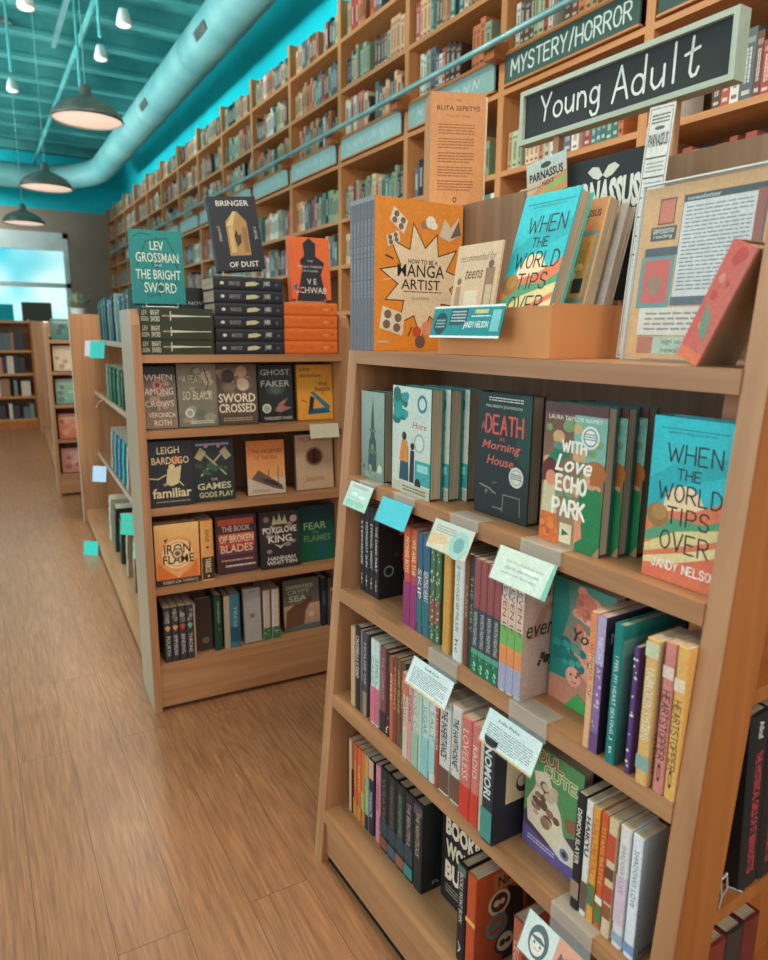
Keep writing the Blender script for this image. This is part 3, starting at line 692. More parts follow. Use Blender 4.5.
for q, (s0, s1) in enumerate([(.356, .373), (.374, .391)]):
    rows.append((s0, s1, d0 + .014, .13, .2, dict(col=(74, 112, 84), spine=spine_art(s1 - s0, .2, dots=(26, (196, 196, 150), .03, .96), bands=[(.55, .8, (140, 84, 76))]), label=['green spine with pale leaf pattern beside the blue spines', 'second green leaf patterned spine, beside the mustard book'][q], hard=False)))
rows.append((.412, .434, d0 + .004, .13, .205, dict(col=(206, 152, 74), spine=spine_art(.022, .205), label='plain mustard yellow book standing apart beside the white spine', hard=True)))
rows.append((.446, .474, d0 + .003, .14, .212, dict(col=(214, 216, 206), spine=spine_art(.028, .212, 'IF YOU COULD SEE THE SUN', (50, 70, 110), w=.6, u=.42, hh=.3, small='hc'), label='white spine with dark blue title, thickest pale book in second row', hard=False)))
rows.append((.4755, .488, d0 + .006, .14, .215, dict(col=(120, 70, 54), spine=spine_art(.012, .215, 'SABER', (190, 150, 120), w=.3), label='thin brown spine squeezed beside the white book', hard=False)))
rows.append((.489, .503, d0 + .006, .14, .215, dict(col=(44, 62, 58), spine=spine_art(.014, .215, 'THE VERY', (120, 160, 140), w=.5), label='thin dark green spine before the pink and green set', hard=False)))
for q in range(4):
    s0 = .5045 + q * .0185
    rows.append((s0, s0 + .0183, d0 + .002, .13, .215, dict(col=(150, 82, 84), spine=spine_art(.0183, .215, 'WORTH FIGHTING', (206, 206, 200), bands=[(.42, .78, (68, 70, 78)), (.78, .83, (84, 168, 130)), (.83, 1, (40, 112, 84))], w=.3, u=.6, hh=.5, dots=(6, (150, 214, 170), .85, .98)),
                label='pink, charcoal and green spine, %s of four matching copies in second row' % ['first', 'second', 'third', 'last'][q], key='worth', hard=False, group='four pink and green copies')))
EV = Art(.13, .215); EV.grad(0, 0, 1, 1, (196, 172, 160), (176, 150, 138)); EV.poly([(.1, .5), (.3, .74), (.75, .84), (.72, .8), (.4, .7), (.3, .5)], (178, 130, 112)); EV.text('even', .30, .56, .48, .1, (52, 44, 44), .01, .2); EV.text('if', .5, .86, .2, .07, (52, 44, 44), 0, .2); EV.blobs(12, [(62, 50, 46), (84, 64, 56)], 31, .03, .08, (.25, .22, .7, .40)); EV.line([(.7, .22), (.72, .12)], .002, (60, 50, 46)); EV.poly([(.5, .36), (.56, .5), (.66, .5), (.64, .36)], (190, 124, 90))
for q in range(3):
    s0 = .5795 + q * .0185
    rows.append((s0, s0 + .0183, d0 + .002, .13, .215, dict(col=(204, 190, 180), front=EV, spine=spine_art(.0183, .215, 'EVEN IF', (120, 70, 60), bands=[(.2, .44, (220, 186, 166)), (.44, .6, (116, 176, 96)), (.6, .76, (226, 142, 86)), (.76, .98, (168, 164, 190))], w=.36, u=.3, hh=.5),
                label=['white, green and orange spine, first of three pale copies', 'white, green and orange spine, middle of three pale copies', 'last of three pale copies, its pinkish grey cover facing the mermaid'][q], key='even', hard=False)))
spine_row(NF, z, rows)
MER = Art(.128, .216); MER.grad(0, 0, 1, 1, (206, 130, 104), (60, 130, 116)); MER.blobs(20, [(222, 148, 120), (206, 120, 98), (226, 164, 136)], 41, .08, .18, (.25, .25, 1, 1)); MER.poly([(0, .2), (0, 1), (.22, 1), (.3, .75), (.2, .55), (.42, .4), (.5, .3), (.35, .22)], (34, 124, 112)); MER.blobs(12, [(44, 140, 126), (26, 110, 104)], 42, .05, .1, (0, .3, .45, .6)); MER.blobs(26, [(52, 150, 134), (30, 116, 108), (70, 160, 140)], 44, .03, .07, (.18, .3, .6, .55)); MER.circ(.42, .26, .13, (224, 156, 136)); MER.circ(.38, .27, .018, (70, 50, 50)); MER.circ(.47, .27, .018, (70, 50, 50)); MER.line([(.4, .22), (.44, .215), (.47, .22)], .002, (170, 70, 60)); MER.blobs(16, [(206, 120, 98), (232, 170, 146), (180, 100, 84)], 46, .03, .08, (.3, .55, 1, .98)); MER.poly([(.3, 0), (.5, .14), (.9, .04), (.95, 0)], (70, 160, 84)); MER.text('Your', .62, .60, .5, .1, (58, 44, 40), .01, .25); MER.text('Gs', .78, .42, .3, .1, (58, 44, 40), .01, .2); MER.circ(.5, .3, .03, (170, 70, 60))
book(face_out(NF, .6405, d0 + .062, z + .0006), 'face out cover of a green haired mermaid on coral, in second row', t=.02, w=.128, h=.216, col=(30, 110, 100), front=MER, hard=False)
LC = Art(.14, .213); LC.grad(0, 0, 1, 1, (52, 96, 90), (112, 156, 146)); LC.poly([(.3, .3), (.45, .7), (.75, .75), (.85, .3)], (196, 190, 170)); LC.blobs(10, [(40, 70, 68), (84, 130, 96)], 51, .06, .14, (0, 0, 1, .4)); LC.rect(0, .9, 1, 1, (40, 124, 116))
DP = Art(.13, .213); DP.grad(0, 0, 1, 1, (44, 32, 54), (60, 44, 60)); DP.text('NIGHT', .4, .84, .6, .08, (214, 204, 200)); DP.blobs(8, [(120, 80, 130), (90, 60, 90)], 52, .06, .12, (.1, .2, .9, .7))
SY = Art(.07, .212); SY.grad(0, 0, 1, 1, (206, 160, 110), (190, 170, 120)); SY.blobs(14, [(96, 150, 150), (214, 130, 80), (70, 110, 120), (224, 196, 120)], 53, .12, .28, (0, .4, 1, 1)); SY.lines(.1, .9, .08, .38, 9, (140, 96, 50), .4, 6)
spine_row(NF, z, [
    (.777, .7895, d0 - .004, .13, .214, dict(col=(228, 176, 132), spine=spine_art(.0125, .214, 'SUMMER OF', (196, 84, 60), bands=[(0, .3, (224, 140, 92))], w=.4), label='thin peach spine next to the face out mermaid', hard=False)),
    (.7905, .806, d0 - .005, .13, .213, dict(col=(140, 108, 158), front=DP, spine=spine_art(.0155, .213, 'NIGHT AT', (226, 210, 226), bands=[(0, .35, (176, 162, 196)), (.85, 1, (112, 76, 130))], dots=(8, (206, 180, 210), .5, .84), w=.3, u=.3), label='lilac and purple spine with dark cover, left of the teal book', hard=False)),
    (.820, .838, d0 - .006, .14, .212, dict(col=(20, 124, 116), front=LC, spine=spine_art(.018, .212, 'I FEEL MY HEART BEATING', (222, 232, 226), w=.56, u=.5, hh=.36, small='J B'), label='deep teal spine with grey green cover in second row', hard=True)),
    (.8535, .862, d0 - .003, .13, .19, dict(col=(96, 62, 120), spine=spine_art(.008, .19, dots=(14, (226, 214, 190), .05, .95)), label='very thin purple dotted spine beside the ochre spine', hard=False)),
    (.8735, .8945, d0 - .0065, .07, .212, dict(col=(222, 176, 108), front=SY, spine=spine_art(.021, .212, 'UNBROKEN SYSTEMS', (226, 226, 206), bands=[(.02, .12, (206, 204, 170)), (.8, .9, (140, 170, 160))], w=.5, u=.44, hh=.6), label='ochre spine with white capital title, patterned cover beside the pink book', hard=False)),
    (.8995, .9165, d0 - .003, .066, .216, dict(col=(206, 132, 122), spine=spine_art(.017, .216, 'HEARTSTOPPER', (52, 38, 40), bands=[(.15, .23, (226, 196, 184))], w=.46, u=.54, hh=.6, hand=True, small='o'), label='dusty pink spine with handwritten title and pale band', hard=False)),
    (.9175, .9335, d0 - .003, .066, .217, dict(col=(224, 172, 96), spine=spine_art(.016, .217, 'HEARTSTOPPER', (52, 38, 40), bands=[(.2, .28, (232, 206, 180))], w=.46, u=.57, hh=.6, hand=True, small='o'), label='golden tan spine with handwritten title, last of second row', hard=False)),
])

# ---- shelf three
z = SHN[1]; d0 = NR(z)
DK = Art(.115, .2); DK.grad(0, 0, 1, 1, (36, 38, 48), (40, 42, 50)); DK.rect(.25, .36, .95, .78, (206, 186, 150)); DK.circ(.62, .52, .17, (60, 48, 60)); DK.circ(.58, .54, .1, (206, 186, 150)); DK.text('NO', .8, .86, .2, .04, (200, 200, 200))
WB = Art(.055, .2); WB.grad(0, 0, 1, 1, (128, 140, 150), (150, 160, 166)); WB.rect(.2, .03, .9, .07, (96, 104, 112))
S3 = [  # s0, s1, h, colour, title, title colour, bands, label
    (.070, .0905, .2, (198, 162, 126), None, None, [], 'tan cream spine against the far end panel of third row'),
    (.092, .117, .21, (42, 36, 40), 'CINDERELLA IS DEAD', (226, 214, 206), [], 'black spine with pale slanted capitals near far end of third row'),
    (.118, .128, .208, (120, 110, 112), None, None, [(.6, 1, (90, 78, 72))], 'thin grey spine right of the black capital lettered one'),
    (.129, .1475, .205, (76, 72, 82), 'HOUSE OF', (200, 196, 200), [(.7, 1, (150, 126, 110))], 'charcoal spine with grey brown foot in third row'),
    (.1635, .182, .206, (206, 216, 204), 'CAMP', (90, 160, 150), [(.55, .98, (214, 112, 126))], 'white spine with pink foot, first of two'),
    (.1825, .2005, .206, (198, 214, 206), 'SPELL', (90, 160, 150), [(.55, .98, (206, 104, 128))], 'white spine with pink foot, nearer the maroon book'),
    (.205, .228, .203, (134, 74, 78), 'THE GRIMROSE', (196, 140, 134), [(.75, 1, (60, 44, 48))], 'maroon spine with dim pink title in third row'),
    (.2285, .243, .2, (52, 44, 50), None, None, [], 'dark spine scattered with white dots at its foot'),
    (.2435, .258, .196, (206, 96, 72), 'FIRE', (236, 180, 120), [(.0, .2, (150, 90, 60))], 'orange red spine beside three brown spines'),
    (.2585, .2735, .2, (118, 74, 56), 'COMPASS', (206, 160, 110), [], 'brown spine with gold title, first of three'),
    (.274, .2885, .2, (124, 78, 60), 'AND BLADE', (206, 160, 110), [], 'brown spine with gold title, middle of three'),
    (.289, .304, .2, (98, 80, 62), 'ROYALS', (206, 180, 130), [(.8, 1, (80, 96, 66))], 'brown spine with gold title, last of three'),
    (.313, .333, .192, (214, 184, 166), 'A MAGIC', (170, 100, 96), [(.0, .25, (206, 120, 90))], 'cream spine with rust top under the white info card'),
    (.3335, .349, .192, (214, 150, 140), 'STARS', (130, 60, 70), [], 'blush pink spine under the white info card'),
    (.3495, .372, .193, (204, 202, 190), 'LORE OF', (150, 160, 150), [(.6, 1, (150, 186, 160))], 'off white spine fading to pale green, third row'),
    (.3725, .3835, .193, (176, 206, 184), None, None, [], 'thin mint spine in the middle of third row'),
    (.384, .408, .193, (196, 212, 204), 'SUGAR', (90, 150, 160), [(.55, 1, (140, 190, 190))], 'white and aqua spine in the middle of third row'),
    (.409, .43, .193, (206, 210, 200), 'SALT', (110, 160, 150), [(.5, .9, (160, 200, 190))], 'white and seafoam spine before the red spine'),
    (.431, .4405, .195, (176, 70, 62), 'FLICKER', (226, 190, 160), [], 'thin red spine before the blackletter pair'),
    (.4415, .476, .198, (206, 204, 196), 'THE INHERITANCE', (40, 36, 38), [(.72, .98, (108, 78, 62))], 'white spine with black gothic title, first of the pair'),
    (.479, .5085, .199, (208, 206, 196), 'THE HAWTHORNE', (40, 36, 38), [(.72, .98, (112, 82, 64))], 'white spine with black gothic title, nearer the pink pair'),
    (.519, .5475, .199, (206, 112, 104), 'LOVELESS', (240, 200, 190), [(.68, 1, (208, 64, 46))], 'coral pink spine with red foot, first of two'),
    (.549, .5725, .199, (206, 118, 108), 'RADIO', (240, 200, 190), [(.68, 1, (208, 64, 46))], 'coral pink spine with red foot, nearer the teal manga'),
    (.5735, .5875, .185, (206, 186, 160), None, None, [], 'short cream spine hidden beneath the info card'),
]
rows = []
for (s0, s1, h, c, tx, tcx, bands, lb) in S3:
    dots = (7, (214, 210, 206), .72, .96) if 'dots' in lb else ((4, (190, 60, 60), .55, .7) if 'gothic' in lb else None)
    rows.append((s0, s1, d0 + (.016 if s0 < .3 else .004 if s0 < .5 else -.004), .13, h, dict(col=c, spine=spine_art(s1 - s0, h, tx, tcx, bands, dots=dots, w=.5 if tx and len(tx) > 6 else .32, u=.36, hh=.55, bold=.02 if 'gothic' in lb else 0), label=lb, hard=False)))
rows += [
    (.5895, .6215, d0 - .012, .115, .2, dict(col=(44, 52, 60), front=DK, spine=spine_art(.0305, .2, 'NOMORI', (206, 210, 206), bands=[(.68, .98, (70, 140, 130))], w=.5, u=.32, hh=.6, bold=.03), label='dark manga spine with teal foot and pale grey logo lettering', hard=False)),
    (.782, .7985, d0 + .010, .115, .2, dict(col=(38, 38, 38), spine=spine_art(.0165, .2, 'DEMON SLAYER', (214, 206, 190), bands=[(.75, .9, (160, 130, 110))], w=.48, u=.36, hh=.5, bold=.02), label='black manga spine beside the face out green cover', hard=False)),
    (.7995, .8125, d0 + .012, .115, .197, dict(col=(222, 216, 206), spine=spine_art(.013, .197, 'HAIKYU', (56, 44, 70), bands=[(.7, .95, (110, 84, 76))], w=.34, u=.3, hh=.6, bold=.03), label='white manga spine with dark purple block title', hard=False)),
    (.814, .8265, d0 + .011, .115, .195, dict(col=(224, 152, 66), spine=spine_art(.0125, .195, 'FULLMETAL', (200, 90, 40), bands=[(.66, .85, (90, 120, 80))], w=.5, u=.34, hh=.6), label='amber manga spine with green figure near its foot', hard=False)),
    (.828, .8415, d0 + .012, .115, .195, dict(col=(204, 94, 46), spine=spine_art(.0135, .195, 'TITANS BATTLE', (240, 170, 90), bands=[(.72, .78, (236, 226, 210)), (.8, .95, (90, 120, 70))], w=.5, u=.36, hh=.5), label='rust orange manga spine with a round white volume mark', hard=False)),
    (.843, .859, d0 + .010, .085, .196, dict(col=(214, 190, 150), spine=spine_art(.016, .196, bands=[(.12, .34, (196, 80, 60)), (.4, .5, (110, 70, 50)), (.56, .7, (190, 74, 60)), (.72, .84, (150, 90, 60))]), label='cream manga spine with red picture panels', hard=False)),
    (.8635, .8815, d0 + .010, .06, .198, dict(col=(222, 216, 212), spine=spine_art(.018, .198, 'SHADOW LOVE', (150, 140, 150), bands=[(.4, .8, (214, 186, 200)), (.88, .96, (150, 170, 190))], w=.4, u=.34, hh=.4), label='white and pink manga spine, second from the end panel', hard=False)),
    (.8845, .9035, d0 + .010, .055, .198, dict(col=(222, 226, 228), front=WB, spine=spine_art(.019, .198, 'SHADOWS LOVE', (110, 120, 140), bands=[(.88, .96, (120, 150, 190))], w=.46, u=.34, hh=.4), label='white manga spine with grey blue cover, last of third row', hard=False)),
]
spine_row(NF, z, rows)
GR = Art(.128, .2); GR.grad(0, 0, 1, 1, (104, 88, 140), (92, 140, 84)); GR.poly([(0, .0), (0, .26), (.4, .3), (1, .2), (1, 0)], (106, 88, 146)); GR.rect(0, .24, 1, 1, (92, 146, 92)); GR.poly([(0, .3), (.3, .5), (.6, .28), (1, .42), (1, .2), (.4, .12), (0, .2)], (84, 66, 82))
GR.hand('SOUL', .36, .92, .6, .08, (232, 216, 170), .007); GR.hand('SOUL', .36, .92, .6, .08, (150, 90, 60), .0035); GR.hand('CUTE', .62, .81, .55, .08, (232, 220, 180), .007); GR.hand('CUTE', .62, .81, .55, .08, (120, 160, 90), .0035)
GR.poly([(.08, .24), (.05, .42), (.2, .62), (.16, .74), (.4, .8), (.52, .66), (.66, .5), (.72, .34), (.95, .26), (.92, .12), (.7, .1), (.4, .18)], (226, 208, 180)); GR.blobs(22, [(150, 110, 84), (196, 160, 130), (110, 78, 66), (206, 180, 150)], 61, .05, .1, (.12, .24, .66, .72)); GR.circ(.76, .18, .12, (220, 214, 206)); GR.circ(.76, .18, .08, (130, 120, 150)); GR.circ(.76, .18, .04, (60, 50, 60)); GR.poly([(.72, .5), (.95, .56), (.9, .48), (.98, .44), (.78, .4)], (150, 100, 70)); GR.lines(.1, .6, .06, .12, 2, (210, 200, 210), .4, 9)
book(face_out(NF, .634, d0 + .05, z + .0006, 0), 'face out manga with green cover and pale outlined group of characters', t=.02, w=.128, h=.2, col=(84, 70, 110), front=GR, hard=False)

# ---- shelf four (bottom)
z = SHN[0]; d0 = NR(z)
B4 = [
    (.036, .049, .2, (206, 172, 136), None, None, [], 'cream spine against the far end panel of bottom row'),
    (.0495, .058, .12, (40, 34, 34), None, None, [], 'short black spine between cream and orange books'),
    (.0595, .077, .2, (198, 90, 48), 'SQUAD', (230, 170, 90), [(.75, 1, (196, 130, 60))], 'first orange spine of the bottom row'),
    (.078, .098, .2, (206, 98, 54), 'THIEVES', (236, 190, 110), [(.8, 1, (196, 130, 60))], 'second orange spine of the bottom row'),
    (.0985, .116, .2, (196, 120, 60), None, None, [(.55, .8, (150, 170, 90))], 'amber spine with yellow green patch, bottom row'),
    (.1165, .133, .2, (128, 170, 150), 'GRUMPY', (210, 214, 90), [(.0, .3, (206, 140, 90)), (.8, 1, (44, 44, 56))], 'mint spine with yellow title and black foot'),
    (.134, .157, .2, (52, 40, 58), 'MANIACK', (206, 200, 206), [(.0, .25, (200, 160, 130))], 'dark purple spine with white slanted title'),
    (.165, .1885, .203, (206, 126, 142), 'I KISSED SHARA', (150, 60, 80), [], 'pink spine standing beside the five black books'),
]
rows = []
for (s0, s1, h, c, tx, tcx, bands, lb) in B4:
    rows.append((s0, s1, d0 + .056, .14, h, dict(col=c, spine=spine_art(s1 - s0, h, tx, tcx, bands, w=.36, u=.6 if tx in ('GRUMPY', 'MANIACK') else .4, hh=.55), label=lb, hard=False)))
BKF = Art(.15, .215); BKF.grad(0, 0, 1, 1, (30, 36, 38), (36, 42, 44)); BKF.blobs(9, [(70, 76, 76), (96, 96, 92), (54, 60, 62)], 71, .05, .12, (.35, .4, .9, .8)); BKF.text('RENE', .5, .08, .6, .04, (150, 146, 140))
for q in range(5):
    s0 = .192 + q * .0345
    rows.append((s0, s0 + .034, d0 + .052, .15, .215, dict(col=(38, 42, 44), front=BKF if q == 4 else None, spine=spine_art(.034, .215, ['WRATH', 'RENEGADES', 'ARCHENEMIES', 'THE BEAUTIFUL', 'THE RIGHTEOUS'][q], [(110, 100, 84), (120, 104, 88), (110, 150, 120), (190, 170, 150), (196, 176, 150)][q], bands=[(.62, .8, (48, 66, 74)), (.84, .97, [(130, 76, 62), (70, 90, 110), (150, 90, 70), (60, 130, 124), (60, 56, 56)][q])] if q < 4 else [(.04, .14, (90, 70, 84))], w=.5, u=.36, hh=.4),
                 label='thick black spine with ornate dim title, %s of five on the bottom row' % ['first', 'second', 'third', 'fourth', 'last'][q], key='black%d' % q, hard=True)))
OR = Art(.13, .21); OR.grad(0, 0, 1, 1, (150, 64, 40), (186, 84, 46)); OR.poly([(.55, 0), (.6, .8), (.9, .7), (1, 0)], (44, 38, 40)); OR.rect(.34, .8, .8, .97, (176, 120, 80)); OR.text('NA', .56, .88, .3, .1, (60, 36, 30), .02)
for (u, v, c1, c2) in ((.45, .66, (206, 188, 156), (84, 44, 40)), (.42, .42, (70, 130, 124), (150, 80, 60)), (.6, .2, (60, 50, 50), (206, 190, 160))):
    OR.circ(u, v, .21, c1); OR.circ(u, v, .16, c2); OR.circ(u - .05, v, .06, c1); OR.circ(u + .06, v, .05, c1)
rows += [
    (.523, .5485, d0 + .022, .13, .215, dict(col=(32, 30, 34), spine=spine_art(.0255, .215, 'BOOKS WONT BURN', (206, 206, 200), bands=[(.02, .1, (80, 110, 90))], w=.5, u=.34, hh=.4, small='A'), label='black spine with white title right of the bold block letter cover', hard=True)),
    (.5505, .579, d0 + .022, .13, .212, dict(col=(190, 78, 40), front=OR, spine=spine_art(.0285, .212, None, bands=[(.45, .5, (236, 170, 90))]), label='rust orange book with round emblems on its cover, bottom row', hard=False)),
    (.668, .692, d0 + .03, .13, .208, dict(col=(176, 92, 70), spine=spine_art(.024, .208, 'LEGEND', (226, 180, 150), w=.4), label='reddish brown spine behind the hanging drawing card, bottom row', hard=False)),
]
spine_row(NF, z, rows)
BW = Art(.135, .216); BW.grad(0, 0, 1, 1, (40, 34, 36), (34, 30, 34)); k = 0
BW.text('BOOKS', .5, .84, .82, .2, (226, 206, 180), .05); BW.text("WON'T", .5, .6, .8, .19, (216, 200, 170), .05); BW.text('BURN', .5, .35, .8, .21, (230, 206, 180), .05); BW.lines(.12, .88, .1, .2, 3, (150, 130, 116), .5, 3)
BW.poly([(.86, .2), (1, .3), (1, .9), (.9, .8)], (70, 110, 80))
book(face_out(NF, .383, d0 + .092, z + .0006, 0), 'face out black cover filled with bold cream block letters, bottom row', t=.028, w=.135, h=.216, col=(34, 30, 32), front=BW)

# ---- shelf talker cards
def rows_card(W, H, bg, ops):
    a = Art(W, H); a.rect(0, 0, 1, 1, bg); ops(a); return a
def talker(F, x, y, z, W, H, bg, label, ops=None, tilt=24, yaw=0, holder=True, grp=None, drop=0.0):
    """card hung from a shelf edge; origin on the front top edge of the shelf"""
    M = F @ T(x, y, z) @ RZ(yaw)
    e = thing('shelf_card', M, label, 'shelf card', grp)
    c = MB().box(0, -.0006, -H, W, .0006, 0, bg)
    a = Art(W, H)
    if ops: ops(a)
    a.apply(c, (0, -.0006, -H), (1, 0, 0), (0, 0, 1), base=.0002)
    part('card', c, PAPER, e, M=T(0, -.004, -.004) @ RX(-tilt))
    if holder:
        h = MB().box(-.002, -.0022, -H - .002, W + .002, -.0016, .001, (220, 235, 230))
        part('clear_sleeve', h, SLEEVE, e, 'clear plastic sleeve', M=T(0, -.004, -.004) @ RX(-tilt))
        part('clip_strip', MB().box(W * .35, -.0035, -.004, W + .004, -.0025, max(.004, .0035 + drop)).box(W * .35, -.0035, .0012 + drop, W + .004, .034, .0026 + drop), CLEAR, e, 'clear plastic clip')
    return e
def t_lines(col, n, v0=.1, v1=.7, seed=1, head=None):
    def f(a):
        a.lines(.08, .92, v0, v1, n, col, .4, seed)
        if head: a.text(head, .5, .84, .4, .08, col, .02)
    return f
def ops1(a): a.grad(0, 0, 1, 1, (150, 206, 180), (196, 206, 204)); a.circ(.35, .55, .14, (214, 222, 216), .05); a.circ(.68, .5, .16, (214, 222, 216), .04); a.lines(.1, .9, .1, .3, 3, (100, 160, 150), .4, 2); a.lines(.15, .85, .8, .92, 2, (150, 130, 130), .5, 5)
def ops3(a): a.grad(0, 0, 1, 1, (206, 196, 160), (190, 200, 186)); a.circ(.75, .4, .22, (150, 190, 180)); a.circ(.75, .4, .12, (90, 150, 150)); a.poly([(0, .1), (.5, .3), (.4, .6), (0, .5)], (214, 178, 130)); a.lines(.1, .6, .6, .85, 3, (140, 140, 130), .5, 3)
def ops4(a): a.rect(0, 0, 1, 1, (206, 216, 200)); a.poly([(.92, 0), (1, 0), (1, 1), (.96, 1)], (90, 180, 150)); a.text('our booksellers love', .52, .66, .66, .08, (150, 120, 110), 0, .2); a.text('stories like this one', .5, .48, .6, .1, (80, 110, 140), 0, .2); a.text('read it and feel happy', .48, .3, .64, .1, (80, 110, 140), 0, .2); a.circ(.65, .55, .16, (232, 236, 230), .02)
def ops5(a): a.rect(0, 0, 1, 1, (206, 216, 214)); a.rect(0, 0, 1, .06, (216, 170, 90)); a.lines(.08, .92, .14, .72, 9, (110, 120, 126), .4, 4); a.text('Staff Pick', .5, .84, .36, .08, (70, 80, 90), .02)
def ops6(a): a.rect(0, 0, 1, 1, (200, 214, 212)); a.rect(0, 0, 1, .05, (216, 170, 90)); a.lines(.08, .92, .12, .66, 8, (110, 120, 126), .4, 6); a.text('Indie Picks', .42, .82, .4, .09, (70, 80, 90), .02)
def ops7(a):
    a.rect(0, 0, 1, 1, (214, 140, 112)); a.rect(0, 0, .55, 1, (206, 214, 206)); ink = (50, 76, 80)
    a.circ(.28, .5, .17, (40, 66, 74), .22); a.circ(.27, .44, .12, (222, 214, 200), .15); a.poly([(.12, .55), (.3, .62), (.42, .52), (.34, .5), (.2, .5)], (40, 66, 74)); a.circ(.22, .44, .02, ink); a.circ(.33, .43, .02, ink); a.line([(.24, .33), (.29, .31), (.33, .34)], .0012, (180, 80, 70)); a.text('Ma', .72, .62, .22, .2, (110, 50, 44), .01, .2); a.lines(.6, .95, .1, .4, 4, (150, 80, 66), .4, 4)
e2 = lambda z: TH * z - .006
talker(NF, .046, e2(1.0125), 1.0125, .098, .058, (170, 206, 190), 'pale mint shelf card at the far corner of the top row', ops1, 24)
talker(NF, .184, e2(1.0125), 1.004, .112, .054, (0, 186, 200), 'bright plain turquoise shelf card', None, 24, drop=1.0125 - 1.004)
talker(NF, .376, e2(1.0125), 1.000, .118, .056, (206, 200, 176), 'cream illustrated shelf card beneath the turquoise car books', ops3, 24, drop=.0125)
talker(NF, .562, e2(1.0125), .996, .130, .058, (206, 216, 200), 'large pale green shelf card with blue handwriting', ops4, 24, drop=.0165)
talker(NF, .344, e2(.738), .708, .132, .056, (206, 216, 214), 'white printed info card hanging from second row, over the cream spines', ops5, 24, drop=.03)
talker(NF, .578, e2(.738), .708, .128, .058, (200, 214, 212), 'white printed info card hanging above the dark manga spine', ops6, 24, drop=.03)
talker(NF, .722, e2(.465), .424, .120, .066, (206, 214, 206), 'shelf card with drawn smiling face, hanging at the photo bottom edge', ops7, 22, drop=.041)

# ---- things on top of the near case
z = SHN[4] + .0006
MG = Art(.235, .322); MG.grad(0, 0, 1, 1, (224, 140, 50), (220, 136, 54))
def burst(cx, cy, rx, ry, n, inner, seed):
    rnd = random.Random(seed); pts = []
    for i in range(2 * n):
        a_ = math.pi * i / n + .1; k_ = (1 if i % 2 == 0 else inner) * rnd.uniform(.9, 1.08)
        pts.append((cx + rx * k_ * math.cos(a_), cy + ry * k_ * math.sin(a_)))
    return pts
bp_ = burst(.55, .47, .5, .37, 11, .62, 4); MG.poly(bp_, (226, 204, 170)); MG.line(bp_ + [bp_[0]], .0024, (60, 40, 32))
MG.text('HOW TO BE A', .54, .60, .34, .03, (50, 40, 38), .02); MG.text('MANGA', .52, .54, .54, .085, (44, 36, 36), .006); MG.text('ARTIST', .52, .448, .45, .068, (44, 36, 36), .008); MG.lines(.32, .76, .39, .41, 1, (150, 120, 100), .5, 2); MG.text('ELLA DEVRIES', .52, .355, .2, .018, (60, 50, 44))
def panel(u, v, w, h, rot):
    c, s = math.cos(rot), math.sin(rot); q = [(-w, -h), (w, -h), (w, h), (-w, h)]
    MG.poly([(u + x * c - y * s, v + x * s + y * c) for x, y in q], (222, 208, 180))
    for x, y in ((-.45, .45), (.45, .45), (-.45, -.45), (.45, -.45)): MG.circ(u + x * w * c - y * h * s, v + x * w * s + y * h * c, w * .32, (120, 100, 86), n=10)
panel(.2, .2, .13, .075, -.2); panel(.26, .86, .09, .05, -.5); panel(.2, .74, .07, .035, .3); MG.blobs(6, [(230, 220, 200), (150, 120, 100)], 8, .04, .06, (.5, .8, .7, .92)); MG.poly([(.72, .78), (.78, .9), (.86, .84), (.95, .92), (.98, .8), (.84, .75)], (206, 190, 170)); MG.poly([(.85, .77), (.95, .9), (.98, .8)], (110, 92, 84)); MG.circ(.48, .13, .05, (200, 80, 50)); MG.circ(.6, .15, .07, (232, 150, 110)); MG.circ(.52, .06, .06, (110, 90, 84)); MG.line([(.38, .1), (.42, .16)], .003, (70, 50, 40)); MG.rect(.04, .05, .16, .07, (206, 170, 130)); MG.line([(.12, .63), (.2, .61)], .003, (70, 50, 40)); MG.line([(.1, .47), (.18, .48)], .003, (230, 180, 120))
for q in range(7):
    s0 = -.022 + q * .0155
    book(spine_out(NF, s0 + .0153, .103, z), t=.0153, w=.235, h=.322, col=(112, 110, 116), front=MG if q == 6 else None, key='manga6' if q == 6 else 'manga', hard=False, name='large_paperback',
         spine=spine_art(.0153, .322, 'HOW TO BE A MANGA ARTIST', (176, 172, 176), bands=[(.0, .03, (150, 146, 150))], w=.5, u=.4, hh=.4), back=(220, 140, 60),
         label='large orange manga drawing book with starburst cover, facing out of the upright stack' if q == 6 else 'grey spined copy of the orange manga drawing book in the upright stack', group=None if q == 6 else 'grey spines of the manga drawing stack')
# boxed set on the centre ledge
rb = Art(.128, .25); rb.grad(0, 0, 1, 1, (206, 140, 84), (190, 128, 80)); rb.text('THE', .5, .93, .1, .018, (70, 46, 30)); rb.text('RUTA SEPETYS', .5, .865, .78, .04, (60, 40, 28), .015); rb.text('COLLECTION', .5, .80, .42, .02, (110, 70, 44), 0, 0, 0, False, 1.2)
for i in range(5): rb.lines(.14, .8, .15 + i * .122, .25 + i * .122, 4, (140, 84, 50), .4, 80 + i)
rb.circ(.47, .075, .035, (60, 40, 28), .05); rb.circ(.47, .075, .02, (200, 140, 90), .03)
M = NF @ T(.002, .302, 1.6306) @ RZ(64)
bxs = thing('book_slipcase', M, 'tan slipcase of a paperback collection with dark title standing on the centre ledge', 'box set')
m = MB().box(0, 0, 0, .128, .003, .25, (200, 140, 90)).box(0, .085, 0, .128, .088, .25, (190, 130, 84)).box(0, .003, 0, .003, .085, .25, (196, 136, 88)).box(.003, .003, 0, .128, .085, .003, (196, 136, 88)).box(.003, .003, .247, .128, .085, .25, (224, 200, 170))
rb.apply(m, (0, 0, 0), (1, 0, 0), (0, 0, 1)); part('slipcase', m, PAPER, bxs)
